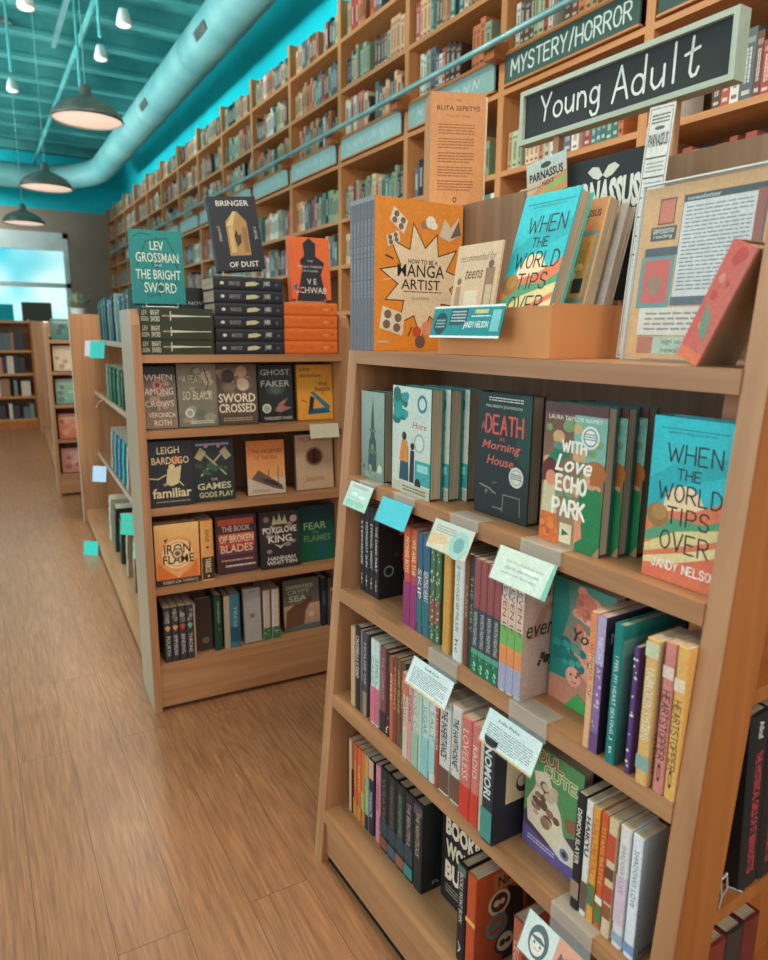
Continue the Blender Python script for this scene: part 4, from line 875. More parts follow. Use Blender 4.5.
for q, c in enumerate([(222, 206, 176), (90, 80, 70), (216, 196, 150), (150, 110, 80)]):
    ab = Art(.2, .0195); ab.blobs(14, [mixc(c, (30, 30, 30), .6), mixc(c, (230, 220, 200), .5)], q, .02, .05)
    book(M @ T(.134, .0235 + q * .0203, .0034) @ RZ(180), 'collection paperback in the tan slipcase, %s from its printed side' % ORD[q + 1], t=.0195, w=.125, h=.24, col=c, spine=ab, hard=False, group='paperbacks inside the tan slipcase')
# cardboard display box with turquoise flyer
bx_ = thing('cardboard_display_box', NF @ T(.318, .108, z), 'open cardboard display box holding teen picks on top of the case', 'box')
L, Wd, Hb = .293, .175, .082
m = MB().box(0, 0, 0, L, .004, Hb).box(0, Wd - .004, 0, L, Wd, Hb).box(0, .004, 0, .004, Wd - .004, Hb).box(.004, .004, 0, L - .004, Wd - .004, .004); part('carton', m, CARD, bx_)
part('carton_end', MB().box(L - .004, .004, 0, L, Wd - .004, Hb + .004), CARD, bx_, 'brighter orange carton end')
fl = Art(.205, .058); fl.rect(0, 0, 1, 1, (28, 134, 138)); fl.rect(0, 0, 1, .07, (226, 232, 226)); fl.rect(0, .93, 1, 1, (214, 226, 222)); fl.circ(.14, .45, .1, (44, 66, 74)); fl.lines(.07, .21, .3, .6, 3, (140, 170, 172), .5, 5); fl.rect(.27, .4, .52, .9, (52, 74, 84)); fl.lines(.29, .5, .48, .86, 4, (170, 190, 190), .5, 3); fl.rect(.62, .74, .8, .86, (196, 184, 130)); fl.text('JANDY NELSON', .66, .38, .34, .26, (214, 226, 222), .02); fl.rect(.86, .2, .97, .84, (120, 190, 190)); fl.lines(.58, .84, .62, .7, 1, (200, 220, 220), .5, 3)
m = MB().box(0, -.0008, 0, .205, 0, .058, (28, 134, 138)); fl.apply(m, (0, -.0008, 0), (1, 0, 0), (0, 0, 1), base=.0002)
o = m.build('author_flyer', PAPER, None, NF @ T(.322, .083, 1.334) @ RZ(-2) @ RX(-14)); tag(o, 'long turquoise author flyer clipped to front of the cardboard box', 'flyer')
# books standing in the carton
tn = Art(.125, .15); tn.grad(0, 0, 1, 1, (206, 170, 136), (214, 184, 150)); tn.text('recommended for', .5, .84, .8, .09, (120, 84, 60), 0, .2); tn.text('teens', .46, .64, .4, .12, (110, 76, 56), .01, .25); tn.rect(.3, .16, .6, .44, (222, 200, 170)); tn.rect(.72, .1, .92, .7, (150, 116, 90)); tn.rect(.76, .16, .9, .5, (200, 170, 136)); tn.circ(.82, .74, .06, (120, 90, 70)); tn.rect(.08, .1, .2, .5, (170, 134, 104)); tn.circ(.14, .56, .05, (130, 96, 72))
m = MB().box(0, 0, 0, .125, .004, .15, (214, 184, 150)); tn.apply(m, (0, 0, 0), (1, 0, 0), (0, 0, 1))
o = m.build('booklet', PAPER, None, NF @ T(.326, .121, z + .050) @ RX(-9)); tag(o, 'tan teen recommendation booklet standing in the cardboard box', 'booklet')
m = MB().box(.345, .114, z + .0042, .44, .15, z + .0445); o = m.build('card_riser', CARD, None, NF); tag(o, 'small cardboard riser inside the display box beneath the tan booklet', 'riser')
book(face_out(NF, .444, .122, z + .006, 0, 17), 'turquoise sunset hardcover leaning back in the cardboard box, upper copy', t=.03, w=.128, h=.265, col=(44, 176, 182), front=world_tips(.128, .265), back=(60, 190, 180))
PN = Art(.085, .25)
PN.grad(0, 0, 1, 1, (200, 110, 70), (206, 140, 84)); PN.rect(0, .82, 1, 1, (206, 140, 90)); PN.text('PARNASSUS', .5, .9, .8, .05, (84, 60, 50), .03); PN.text('NEXT', .5, .845, .3, .03, (84, 60, 50), .02)
PN.rect(.03, .30, .97, .78, (120, 150, 140)); PN.rect(.09, .33, .91, .75, (226, 150, 76)); PN.blobs(14, [(226, 196, 120), (196, 160, 90), (232, 214, 170)], 91, .08, .16, (.15, .4, .8, .7)); PN.rect(.6, .36, .85, .46, (50, 60, 60)); PN.rect(0, .26, 1, .295, (120, 170, 170)); PN.rect(.1, .1, .9, .2, (206, 84, 56))
book(face_out(NF, .50, .185, z + .006, 0, 15), 'book wearing an orange monthly club band, leaning in the cardboard box', t=.022, w=.088, h=.25, col=(226, 170, 110), front=PN, hard=False)
book(face_out(NF, .512, .216, z + .006, 0, 15), 'pale grey hardcover leaning behind the orange banded book', t=.02, w=.09, h=.24, col=(170, 160, 150), hard=True)
# shop cards and signs
pn = Art(.102, .066); pn.grad(0, 0, 1, 1, (214, 160, 110), (176, 200, 196)); pn.poly([(0, .0), (.4, .35), (1, .5), (1, 0)], (206, 140, 84)); pn.poly([(.3, 0), (.6, .3), (1, .38), (1, .2), (.6, .12), (.45, 0)], (150, 170, 100)); pn.text('PARNASSUS', .5, .58, .84, .24, (44, 40, 40), .035); pn.text('NEXT', .55, .34, .3, .12, (44, 40, 40), .02); pn.circ(.5, .82, .13, (60, 70, 50), .05); pn.rect(0, .28, .36, .3, (60, 60, 56))
r = thing('shop_card', NF @ T(.352, .286, z), 'small shop club card with dark lettering, propped on a stem before the ledge', 'card')
m = MB().box(0, 0, 0, .102, .001, .066, (200, 180, 150)); pn.apply(m, (0, 0, 0), (1, 0, 0), (0, 0, 1)); part('card', m, PAPER, r, M=T(0, 0, .288) @ RY(-6))
part('stem', MB().tube([(.05, .006, 0), (.05, .006, .31)], .002, 6).box(.03, -.004, 0, .07, .012, .002), WIRE, r)
ps = Art(.176, .245); ps.rect(0, 0, 1, 1, (52, 56, 58)); ps.text('PARNASSUS', .5, .73, .93, .22, (216, 214, 204), .05)
for s_ in (-1, 1):
    ps.poly([(.5, .87), (.5 + s_ * .06, .93), (.5 + s_ * .14, .94), (.5 + s_ * .2, .91), (.5 + s_ * .12, .86), (.5 + s_ * .05, .845)], (206, 204, 190))
ps.text('BOOKS', .5, .44, .5, .08, (190, 188, 178), .02)
m = MB().box(0, 0, 0, .176, .008, .245, (52, 56, 58)); ps.apply(m, (0, 0, 0), (1, 0, 0), (0, 0, 1))
o = m.build('shop_sign', CHALK, None, NF @ T(.428, .300, z + .098) @ RX(-2)); tag(o, 'charcoal shop sign with white tall lettering and laurel leaves', 'sign')
o = MB().box(.45, .296, z, .58, .322, z + .0970).build('sign_block', WX, None, NF); tag(o, 'small oak block beneath the charcoal shop sign', 'block')
rc = Art(.046, .38); rc.rect(0, 0, 1, 1, (216, 212, 204)); rc.rect(.06, .01, .94, .99, (90, 90, 88)); rc.rect(.08, .013, .92, .987, (218, 214, 206)); rc.lines(.15, .85, .93, .97, 3, (90, 90, 90), .5, 2); rc.text('PARNASSUS', .5, .87, .76, .05, (60, 60, 60), .03); rc.circ(.5, .915, .2, (100, 100, 96), .06)
for i in range(6):
    rc.rect(.1, .80 - i * .075, .9, .806 - i * .075, (70, 70, 70)); rc.lines(.16, .84, .745 - i * .075, .79 - i * .075, 3, (150, 148, 144), .4, i)
m = MB().box(0, 0, 0, .046, .0012, .38, (216, 212, 204)); rc.apply(m, (0, 0, 0), (1, 0, 0), (0, 0, 1))
o = m.build('paper_bookmark', PAPER, None, NF @ T(.628, .243, z + .002) @ RX(-3) @ RY(2)); tag(o, 'tall narrow printed paper bookmark standing behind the newsletter holder', 'bookmark')
# acrylic newsletter holder
r = thing('acrylic_sign_holder', NF @ T(.672, .206, z), 'clear acrylic holder with orange newsletter sheet beside the end panel', 'sign holder')
nl = Art(.198, .25); nl.grad(0, 0, 1, 1, (214, 164, 104), (206, 158, 106)); nl.rect(.34, .36, .98, .93, (44, 62, 70)); nl.rect(.345, .36, .9, .89, (204, 206, 206)); nl.lines(.37, .88, .39, .87, 22, (120, 124, 130), .35, 5); nl.rect(.9, .62, .97, .9, (150, 80, 66)); nl.text('newsletter', .5, .91, .26, .025, (206, 210, 206))
nl.rect(.14, .78, .28, .93, (110, 60, 50)); nl.rect(.15, .79, .27, .92, (200, 110, 80)); nl.rect(.09, .69, .31, .77, (60, 62, 66)); nl.text('awesome', .2, .745, .18, .03, (216, 214, 206)); nl.text('reading', .2, .712, .16, .03, (216, 214, 206)); nl.rect(.06, .6, .34, .65, (52, 66, 84))
nl.rect(.04, .30, .33, .6, (90, 140, 140)); nl.rect(.075, .33, .3, .58, (196, 78, 66)); nl.blobs(8, [(70, 70, 60), (150, 110, 90)], 3, .03, .06, (.12, .36, .26, .5)); nl.rect(.34, .31, .98, .36, (70, 84, 100))
nl.rect(.08, .14, .98, .3, (214, 206, 196)); nl.lines(.14, .9, .16, .28, 4, (140, 134, 130), .4, 6); nl.rect(.1, .03, .98, .13, (170, 190, 170)); nl.rect(.1, .03, .24, .13, (176, 100, 70)); nl.text('sign up for our', .5, .1, .36, .035, (60, 70, 66)); nl.text('newsletter', .46, .055, .28, .035, (60, 70, 66)); nl.rect(.09, .135, .32, .137, (80, 60, 50))
m = MB().box(.004, 0, .004, .202, .0006, .254, (210, 162, 106)); nl.apply(m, (.004, 0, .004), (1, 0, 0), (0, 0, 1), base=.0001); part('newsletter_sheet', m, PAPER, r, M=RX(-5))
m = MB().box(0, -.0035, 0, .206, -.0015, .258).box(0, .0015, 0, .206, .0035, .258); part('acrylic_panel', m, mat_clear('acrylic', (235, 242, 238), .04), r, 'clear acrylic panel', M=RX(-5))
part('acrylic_rim', MB().box(0, -.0036, .2582, .206, .0036, .2602).box(-.0012, -.0036, 0, -.0002, .0036, .2602), WHITEP, r, 'bright acrylic edge', M=RX(-5))
part('acrylic_foot', MB().box(0, -.0035, 0, .206, .06, .002), CLEAR, r)
# leaning pink book, brown boards painted as its side in shade
pk = Art(.152, .034); pk.grad(0, 0, 1, 1, (214, 96, 84), (206, 110, 96)); pk.blobs(10, [(220, 140, 120), (196, 80, 70)], 4, .02, .06); pk.poly([(.5, .2), (.75, .4), (.8, .8), (.6, .6)], (120, 150, 120)); pk.rect(.9, 0, 1, 1, (226, 120, 80))
book(spine_out(NF, .866, .112, z, 25), 'pinkish red hardcover leaning over against the end panel in front of the newsletter', t=.034, w=.085, h=.152, col=(150, 118, 92), spine=pk, spinecol=(206, 104, 92))

# ---- young adult sign
M = NF @ T(.243, .358, 1.722)
r = thing('chalkboard_sign', M, 'framed chalkboard sign lettered young adult above the near case', 'sign')
W_, H_ = .472, .102
m = MB().box(.008, .004, .008, W_ - .008, .012, H_ - .008, (58, 60, 61)); a = Art(W_ - .016, H_ - .016); ink = (222, 224, 216); wd = .0048
def word(s, u0, u1, v, h, ups):
    adv = [WIDTH.get(c, .8) * (1.15 if c.isupper() else 1) for c in s]; g = .26; tot = sum(adv) + g * (len(s) - 1); x = 0
    for i, c in enumerate(s):
        hh = h * (1.0 if c.isupper() else .95)
        for st in STROKE[c]:
            a.line([(u0 + (x + px * adv[i]) / tot * (u1 - u0), v + py * hh + (-.06 * h if False else 0)) for px, py in st], wd, ink, False)
        x += adv[i] + g
word('Young', .10, .43, .33, .54, 1); word('Adult', .495, .87, .22, .64, 1)
a.apply(m, (.008, .004, .008), (1, 0, 0), (0, 0, 1)); part('chalkboard', m, CHALK, r)
fr = MB(); fw = .0095
fr.box(0, -.004, 0, W_, .024, fw).box(0, -.004, H_ - fw, W_, .024, H_).box(0, -.004, fw, fw, .024, H_ - fw).box(W_ - fw, -.004, fw, W_, .024, H_ - fw)
part('sign_frame', fr, mat_wood('pale_frame_wood', (186, 196, 178), (164, 172, 154), 0, .5), r, 'pale wooden frame')  # frame wood in pale grey green
part('sign_post', MB().box(.09, .006, -.0912, .105, .02, 0), WZ, r); part('sign_post', MB().box(W_ - .12, .006, -.0912, W_ - .105, .02, 0), WZ, r)

# ---- end shelves of the near case (books with red lettering)
z = .5556
for q in range(2):
    sa = spine_art(.044, .285, 'THE HYSTERICAL GIRLS OF ST BERNADETTES', (206, 70, 84), w=.7, u=.56, hh=.36, bold=.02); sa.text('Alkaf', .09, .5, .1, .26, (216, 214, 206), .02)
    book(spine_out(ECAP, .240 + q * .0465, .004, z, -4.6, .044), t=.044, w=.075, h=.285, col=(34, 36, 38), spine=sa, key='hyst',
         label=['black spine with red lettering on the end shelf, nearest the end panel', 'second black spine with red lettering, cut by the photo edge'][q])
wb_ = MB().tube([(.146, .004, z), (.146, .002, z + .02), (.139, .002, z + .05), (.152, .002, z + .055), (.158, .002, z + .03), (.156, .01, z + .0025), (.19, .02, z + .0022), (.20, .002, z + .002)], .0018, 6)
o = wb_.build('wire_bookend', WIRE, None, ECAP); tag(o, 'bent wire book stand beside the black and red books on end shelf', 'book stand')
for q, (c, c2) in enumerate([((130, 50, 44), (170, 60, 50)), ((60, 50, 48), (90, 70, 60)), ((110, 44, 40), (150, 60, 50))]):
    book(spine_out(ECAP, .185 + q * .043, .006, .2606), t=.04, w=.07, h=.225, col=c, key='low%d' % q, label=['dark red hardcover on the lowest visible end shelf, seen from above, by the panel', 'grey brown hardcover between two red ones on the lowest end shelf', 'dark red hardcover at the photo corner on the lowest end shelf'][q])

# ================================================================== MIDDLE DISPLAY CASE (fantasy end cap + side shelves)
SHM = [.18, .465, .75, 1.015, 1.265]
W_M = .735
def end_cap(F, label, hgt=1.41, shelves=SHM):
    e = thing('display_bookcase', F, label, 'bookcase', 'oak double sided display bookcases')
    bev = [(0.0, 0), (0, hgt - .05), (.012, hgt - .015), (.04, hgt), (.25, hgt), (.25, 0)]
    part('side_panel', MB().prism(bev, 0, -.026, 0), [WZ], e)
    part('lit_outer_face', MB().prism([(y + (.0005 if y == 0 else 0), z) for y, z in bev], 0, -.0275, -.0262), LITOAK, e, 'outer face with window light painted into its pale colour')  # thin sheet painting window light onto the oak side
    part('side_panel', MB().prism(bev, 0, .706, W_M), WZ, e)
    part('back_panel', MB().box(0, .235, .02, .706, .25, hgt - .12), WD, e)
    for z in shelves: part('shelf', MB().box(0, .008, z - .026, .706, .235, z), WX, e)
    part('kick_board', MB().box(0, .004, .018, .706, .022, shelves[0] - .026), WX, e)
    part('toe_kick', MB().box(0, .035, 0, .706, .235, .05), TOE, e)
    return e
mc = end_cap(MF, 'oak end display case of fantasy books facing the camera')

def side_case(F, L, label, hgt=1.45, shelves=((1.28, .13), (.93, .115), (.50, .105))):
    e = thing('aisle_bookcase', F, label, 'bookcase', 'oak aisle bookcases behind the end displays')
    part('end_panel', MB().box(-.02, L, 0, W_M, L + .028, hgt), WZ, e, 'brown end panel')
    part('panel_edge', MB().box(-.0215, L - .0005, 0, -.0202, L + .0285, hgt), WHITEP, e, 'panel edge painted pale as if lit')  # white strip paints the lit edge of the oak panel
    part('center_panel', MB().box(.345, .252, 0, .375, L, hgt - .05), WD, e)
    part('base', MB().box(0.0, .252, .02, W_M, L, .085), WY, e)
    for z, x in shelves:
        part('shelf', MB().box(x, .252, z - .022, .345, L, z), WY, e)
        part('shelf_edge', MB().box(x - .003, .252, z - .024, x - .0002, L, z + .004), LITOAK, e, 'shelf edge painted pale as if lit')  # pale strip paints light along the oak shelf edge
        part('shelf', MB().box(.375, .252, z - .022, W_M - x, L, z), WY, e)
    return e
sc_ = side_case(MF, 2.9, 'long oak aisle bookcase running back from the fantasy end display')

# ---- stacks on top
z = SHM[4] + .0006
sw = spine_art(.05, .235, None); sw.rect(0, 0, 1, 1, (52, 58, 40)); sw.text('LEV', .06, .7, .07, .3, (206, 204, 180)); sw.text('GROSSMAN', .06, .3, .1, .3, (206, 204, 180)); sw.text('BRIGHT', .2, .7, .12, .32, (214, 212, 190), .01); sw.text('SWORD', .2, .3, .12, .34, (214, 212, 190), .01); sw.line([(.30, .5), (.96, .5)], .003, (196, 196, 176)); sw.poly([(.42, .42), (.97, .5), (.42, .58)], (206, 206, 190)); sw.rect(.40, .2, .415, .8, (196, 196, 176)); sw.rect(.33, .44, .4, .56, (150, 130, 80))
for q in range(3):
    book(flat(MF, .2385, .0125 + (.004, 0, .002)[q], z + q * .0497, .049), ['dark green hardcover with sword on spine, bottom of three flat copies', 'dark green hardcover with sword on spine, middle of three flat copies', 'dark green hardcover with sword on spine, top copy under the teal book'][q], t=.049, w=.165, h=.235, col=(48, 52, 38), spine=sw, key='sword')
bs = spine_art(.042, .24, None); bs.circ(.12, .5, .03, (206, 206, 196), .022); bs.text('BRINGER OF DUST', .3, .5, .16, .3, (170, 170, 164)); bs.poly([(.46, .3), (.6, .36), (.66, .55), (.58, .7), (.46, .6)], (196, 190, 150)); bs.text('J M MIRO', .77, .5, .1, .5, (206, 206, 200), .02); bs.circ(.92, .5, .02, (90, 96, 130))
for q in range(6):
    book(flat(MF, .4885 + (.0, .003, -.002, .002, 0, -.001)[q], .02, z + q * .0431, .0427), 'near black hardcover with silver spine marks, %s in the tall stack of six' % ['lowest', 'second from bottom', 'third from bottom', 'fourth from bottom', 'fifth from bottom', 'topmost'][q], t=.0427, w=.165, h=.242, col=(42, 44, 50), spine=bs, key='dust', group='tall stack of black hardcovers')
os_ = spine_art(.045, .2, None); os_.text('THE FRAGILE THREADS', .36, .5, .5, .26, (206, 92, 36)); os_.circ(.8, .5, .05, (240, 150, 90), .03); os_.circ(.93, .5, .018, (160, 60, 30)); os_.text('SCHWAB', .8, .5, .12, .2, (230, 130, 60))
for q in range(4):
    book(flat(MF, .7005, .03, z + q * .0452, .0447), 'bright orange hardcover lying flat, %s of the orange stack' % ['bottom', 'second from bottom', 'third from bottom', 'top'][q], t=.0447, w=.16, h=.205, col=(226, 110, 44), spine=os_, key='orange', group='flat stack of orange hardcovers')
def easel(F, x, y, z, w, label):
    m = MB()
    for sx in (0, w):
        m.tube([(x + sx, y + .125, z + .0025), (x + sx, y - .012, z + .0025), (x + sx, y - .012, z + .016)], .002, 6)
        m.tube([(x + sx, y + .060, z + .0025), (x + sx, y + .080, z + .12)], .002, 6)
    m.tube([(x, y - .012, z + .004), (x + w, y - .012, z + .004)], .002, 6).tube([(x, y + .125, z + .0025), (x + w, y + .125, z + .0025)], .002, 6).tube([(x, y + .080, z + .12), (x + w, y + .080, z + .12)], .002, 6)
    tag(m.build('wire_book_easel', WIRE, None, F), label, 'easel', 'wire book easels')
GS = Art(.165, .235); GS.grad(0, 0, 1, 1, (10, 128, 128), (16, 136, 134)); GS.line([(.1, .5), (.3, .85), (.7, .9), (.9, .6), (.8, .2), (.3, .1), (.12, .4)], .004, (14, 92, 96)); GS.line([(.5, .1), (.5, .9)], .006, (16, 98, 102)); GS.line([(.25, .66), (.45, .5), (.7, .7), (.88, .5)], .005, (16, 92, 96)); GS.line([(.06, .9), (.2, .95), (.4, .93)], .003, (10, 86, 90))
ink = (206, 218, 206)
GS.text('LEV', .5, .79, .26, .12, ink, .01); GS.text('GROSSMAN', .5, .63, .82, .13, ink, .01); GS.text('and', .5, .53, .14, .04, (180, 206, 196)); GS.text('THE BRIGHT', .5, .40, .86, .13, ink, .01); GS.text('SWORD', .52, .22, .62, .14, ink, .01); GS.circ(.53, .22, .06, (14, 92, 98), .07)
zt = z + 3 * .0497
easel(MF, .03, .05, zt, .10, 'wire easel holding up the teal book on the dark green stack')
book(face_out(MF, -.006, .046, zt + .0075, 0, 7), 'teal hardcover with white lettering displayed upright above the dark green stack', t=.035, w=.163, h=.232, col=(16, 112, 112), front=GS)
BR = Art(.166, .244); BR.grad(0, 0, 1, 1, (38, 40, 50), (44, 46, 56)); BR.text('BRINGER', .5, .91, .68, .075, (226, 222, 210), .01); BR.text('OF DUST', .56, .08, .62, .075, (226, 222, 210), .01)
BR.poly([(.3, .2), (.3, .66), (.48, .8), (.56, .8), (.74, .66), (.74, .2)], (178, 138, 84)); BR.poly([(.3, .6), (.48, .8), (.54, .8), (.44, .6)], (214, 184, 130)); BR.poly([(.34, .24), (.34, .58), (.44, .6), (.44, .24)], (206, 170, 112)); BR.poly([(.62, .24), (.62, .6), (.72, .58), (.72, .24)], (150, 112, 66)); BR.poly([(.48, .32), (.44, .46), (.5, .56), (.53, .47), (.58, .5), (.58, .38)], (70, 56, 44)); BR.text('J M MIRO', .14, .5, .3, .05, (206, 202, 190), 0, 0, -88); BR.text('A NOVEL', .9, .5, .26, .04, (206, 202, 190), 0, 0, -88)
zt = z + 6 * .0431
easel(MF, .285, .05, zt, .14, 'wire easel holding the dust book above the tallest black stack')
book(MF @ T(.272, .046, zt + .0165) @ RY(-5.5) @ RX(-8), 'near black hardcover with golden crystal cover displayed above the tallest stack', t=.04, w=.166, h=.244, col=(38, 40, 48), front=BR)
VS = Art(.155, .222); VS.grad(0, 0, 1, 1, (226, 104, 52), (232, 112, 56)); VS.poly([(.14, .0), (.3, .5), (.24, .62), (.36, .7), (.34, .9), (.5, .99), (.66, .9), (.64, .7), (.86, .6), (.76, .4), (.88, 0)], (44, 46, 54)); VS.text('THE', .5, .62, .14, .03, (214, 206, 196)); VS.text('FRAGILE THREADS', .5, .53, .6, .035, (214, 206, 196)); VS.text('OF POWER', .5, .46, .4, .03, (214, 206, 196)); VS.text('V E', .52, .29, .24, .09, (220, 206, 196), .01); VS.text('SCHWAB', .5, .15, .78, .1, (220, 206, 196), .01); VS.poly([(.05, .2), (.16, .26), (.14, .12)], (50, 110, 150)); VS.circ(.2, .16, .05, (190, 60, 50))
zt = z + 4 * .0452
easel(MF, .56, .085, zt, .11, 'wire easel holding the orange silhouette book above the orange stack')
book(face_out(MF, .545, .082, zt + .0075, 0, 7), 'orange hardcover with dark coat silhouette displayed above the orange stack', t=.04, w=.155, h=.218, col=(214, 98, 46), front=VS)
NV = Art(.14, .2); NV.rect(0, 0, 1, 1, (40, 42, 46)); NV.text('A NOVEL', .5, .86, .7, .06, (190, 190, 184)); NV.text('BLACK', .5, .45, .8, .18, (196, 196, 190), .02)
book(face_out(MF, .158, .205, z, 0, 3), 'black hardcover standing behind, showing between the green and black stacks', t=.022, w=.14, h=.225, col=(38, 40, 44), front=NV)

# ---- fantasy shelves, covers out
def cov(w, h, ct, cb, f):
    a = Art(w, h); a.grad(0, 0, 1, 1, cb, ct); f(a); return a
def c_crows(a):
    a.rect(0, .86, 1, 1, (40, 44, 46)); a.blobs(20, [(150, 130, 116), (110, 100, 94), (170, 140, 124)], 1, .05, .12, (.05, .1, .95, .85)); ink = (226, 206, 186)
    a.text('WHEN', .5, .82, .8, .1, ink); a.text('AMONG', .5, .6, .84, .11, ink); a.text('CROWS', .5, .4, .84, .1, ink); a.text('VERONICA', .55, .22, .8, .08, (236, 206, 176), .01); a.text('ROTH', .56, .09, .5, .09, (236, 206, 176), .01); a.circ(.46, .7, .14, (196, 120, 116)); a.circ(.46, .7, .07, (120, 60, 60)); a.line([(.46, .6), (.48, .3)], .004, (206, 160, 140))
def c_green(a):
    a.blobs(24, [(150, 142, 120), (120, 118, 100), (170, 160, 130), (100, 104, 92)], 2, .07, .16); a.text('A FEATHER', .5, .76, .74, .12, (196, 186, 150), 0, .1); a.text('SO BLACK', .5, .5, .76, .14, (206, 196, 160), 0, .1); a.circ(.28, .22, .12, (206, 204, 190)); a.circ(.28, .22, .08, (160, 160, 146)); a.line([(.7, .9), (.8, .7), (.72, .55)], .004, (70, 72, 62)); a.lines(.3, .9, .04, .1, 2, (206, 200, 170), .5, 2)
def c_sword(a):
    a.blobs(20, [(140, 116, 98), (100, 86, 76), (190, 150, 120), (120, 104, 90)], 3, .07, .15, (0, .45, 1, 1)); a.circ(.66, .66, .15, (214, 190, 160)); a.circ(.3, .8, .16, (70, 62, 56)); a.text('SWORD', .5, .44, .9, .15, (232, 216, 190), .02); a.text('CROSSED', .5, .27, .9, .15, (232, 216, 190), .02); a.lines(.15, .85, .05, .12, 2, (180, 150, 120), .5, 4)
def c_ghost(a):
    a.circ(.5, .6, .3, (70, 84, 78), .2); a.circ(.5, .58, .16, (96, 110, 102), .12); a.text('GHOST', .5, .88, .86, .1, (196, 200, 186), .01); a.text('FAKER', .5, .68, .84, .11, (196, 200, 186), .01); a.circ(.22, .24, .13, (206, 206, 194)); a.circ(.22, .24, .09, (160, 164, 154)); a.poly([(.45, .2), (.6, .34), (.85, .42), (.7, .28), (.95, .24), (.6, .16)], (160, 110, 96)); a.text('MARGARET OWEN', .55, .06, .8, .06, (206, 200, 186))
def c_orange(a):
    a.text('cory', .22, .9, .3, .07, (60, 40, 30), .01); a.text('doctorow', .38, .81, .6, .07, (60, 40, 30), .01); a.text('the', .72, .66, .24, .07, (60, 40, 30), .01); a.text('bezzle', .72, .56, .44, .08, (60, 40, 30), .01)
    a.poly([(.28, .1), (.36, .44), (.48, .4), (.42, .2)], (40, 44, 56)); a.poly([(.28, .1), (.42, .2), (.86, .22), (.92, .12)], (24, 92, 116)); a.poly([(.36, .5), (.44, .52), (.92, .24), (.86, .16), (.74, .23)], (36, 120, 140)); a.line([(.12, .36), (.24, .33)], .003, (60, 40, 30)); a.line([(.7, .5), (.74, .46)], .003, (60, 40, 30))
def c_fam(a):
    ink = (222, 204, 160); a.text('LEIGH', .46, .86, .5, .11, ink, .01); a.text('BARDUGO', .5, .70, .84, .11, ink, .01); a.circ(.62, .7, .1, (196, 96, 66)); a.text('BARDUGO', .5, .70, .84, .11, (226, 196, 150), .01)
    a.poly([(.38, .36), (.42, .56), (.5, .62), (.58, .58), (.74, .62), (.7, .44), (.66, .34), (.5, .3)], (206, 190, 140)); a.line([(.0, .44), (.2, .42), (.38, .48)], .004, (206, 190, 140)); a.circ(.52, .6, .07, (214, 196, 150)); a.line([(.66, .38), (.76, .3)], .004, (206, 190, 140)); a.text('the', .4, .335, .18, .05, ink); a.text('familiar', .5, .2, .88, .15, ink, .02); a.lines(.14, .9, .05, .08, 1, (170, 150, 110), .5, 4)
def c_games(a):
    ink = (206, 200, 160); a.lines(.1, .9, .9, .95, 1, (150, 160, 190), .7, 3); a.line([(.2, .42), (.78, .82)], .006, (170, 166, 130)); a.line([(.8, .42), (.22, .82)], .006, (170, 166, 130))
    a.poly([(.05, .72), (.2, .88), (.34, .8), (.2, .66)], (176, 166, 130)); a.poly([(.95, .72), (.8, .88), (.66, .8), (.8, .66)], (176, 166, 130)); a.blobs(10, [(50, 84, 64), (64, 96, 70)], 3, .05, .09, (.05, .4, .95, .66)); a.circ(.34, .9, .05, (196, 130, 120)); a.circ(.64, .9, .05, (196, 130, 120)); a.text('THE', .5, .35, .16, .04, ink); a.text('GAMES', .5, .24, .82, .11, ink, .02); a.text('GODS PLAY', .54, .1, .84, .09, ink, .015)
def c_map(a):
    a.grad(0, .3, 1, 1, (226, 160, 100), (222, 132, 70)); a.rect(0, 0, 1, .3, (206, 186, 160)); a.text('THE DAUGHTERS', .55, .8, .8, .07, (150, 70, 40)); a.text('OF THE SEA', .5, .68, .6, .07, (150, 70, 40)); a.poly([(.1, .3), (.3, .46), (.9, .16), (.95, .06), (.7, .1)], (110, 90, 80)); a.poly([(.35, .3), (.7, .25), (.95, .1), (.5, .2)], (66, 54, 50)); a.line([(.8, .1), (.82, .5)], .003, (90, 70, 60)); a.line([(.55, .2), (.57, .45)], .003, (90, 70, 60)); a.lines(.1, .6, .04, .1, 2, (140, 110, 90), .5, 3)
def c_tan(a):
    a.text('MORNINGS', .5, .92, .8, .1, (140, 106, 80)); a.circ(.5, .6, .24, (150, 116, 92)); a.circ(.5, .6, .19, (96, 50, 40)); a.poly([(.44, .46), (.46, .72), (.52, .76), (.56, .5)], (60, 34, 30)); a.lines(.25, .75, .15, .22, 2, (150, 120, 96), .5, 3)
def c_iron(a):
    a.circ(.5, .5, .42, (232, 164, 104)); a.circ(.5, .5, .35, (244, 204, 146)); a.circ(.5, .5, .3, (226, 160, 96)); a.circ(.5, .5, .27, (246, 210, 158)); a.poly([(.05, .4), (.3, .2), (.5, .14), (.75, .2), (.95, .42), (.95, 0), (.05, 0)], (226, 120, 64)); a.poly([(.2, .3), (.5, .1), (.8, .3), (.5, .2)], (240, 170, 104)); a.text('IRON', .5, .59, .6, .16, (58, 46, 42), .01); a.text('FLAME', .52, .42, .7, .14, (58, 46, 42), .01); a.circ(.5, .51, .13, (110, 90, 84)); a.circ(.5, .51, .1, (240, 196, 140)); a.circ(.5, .51, .06, (120, 96, 86)); a.poly([(.2, .74), (.3, .78), (.24, .7)], (58, 46, 42)); a.rect(0, 0, 1, .1, (60, 48, 46)); a.text('REBECCA YARROS', .55, .05, .8, .05, (214, 196, 170))
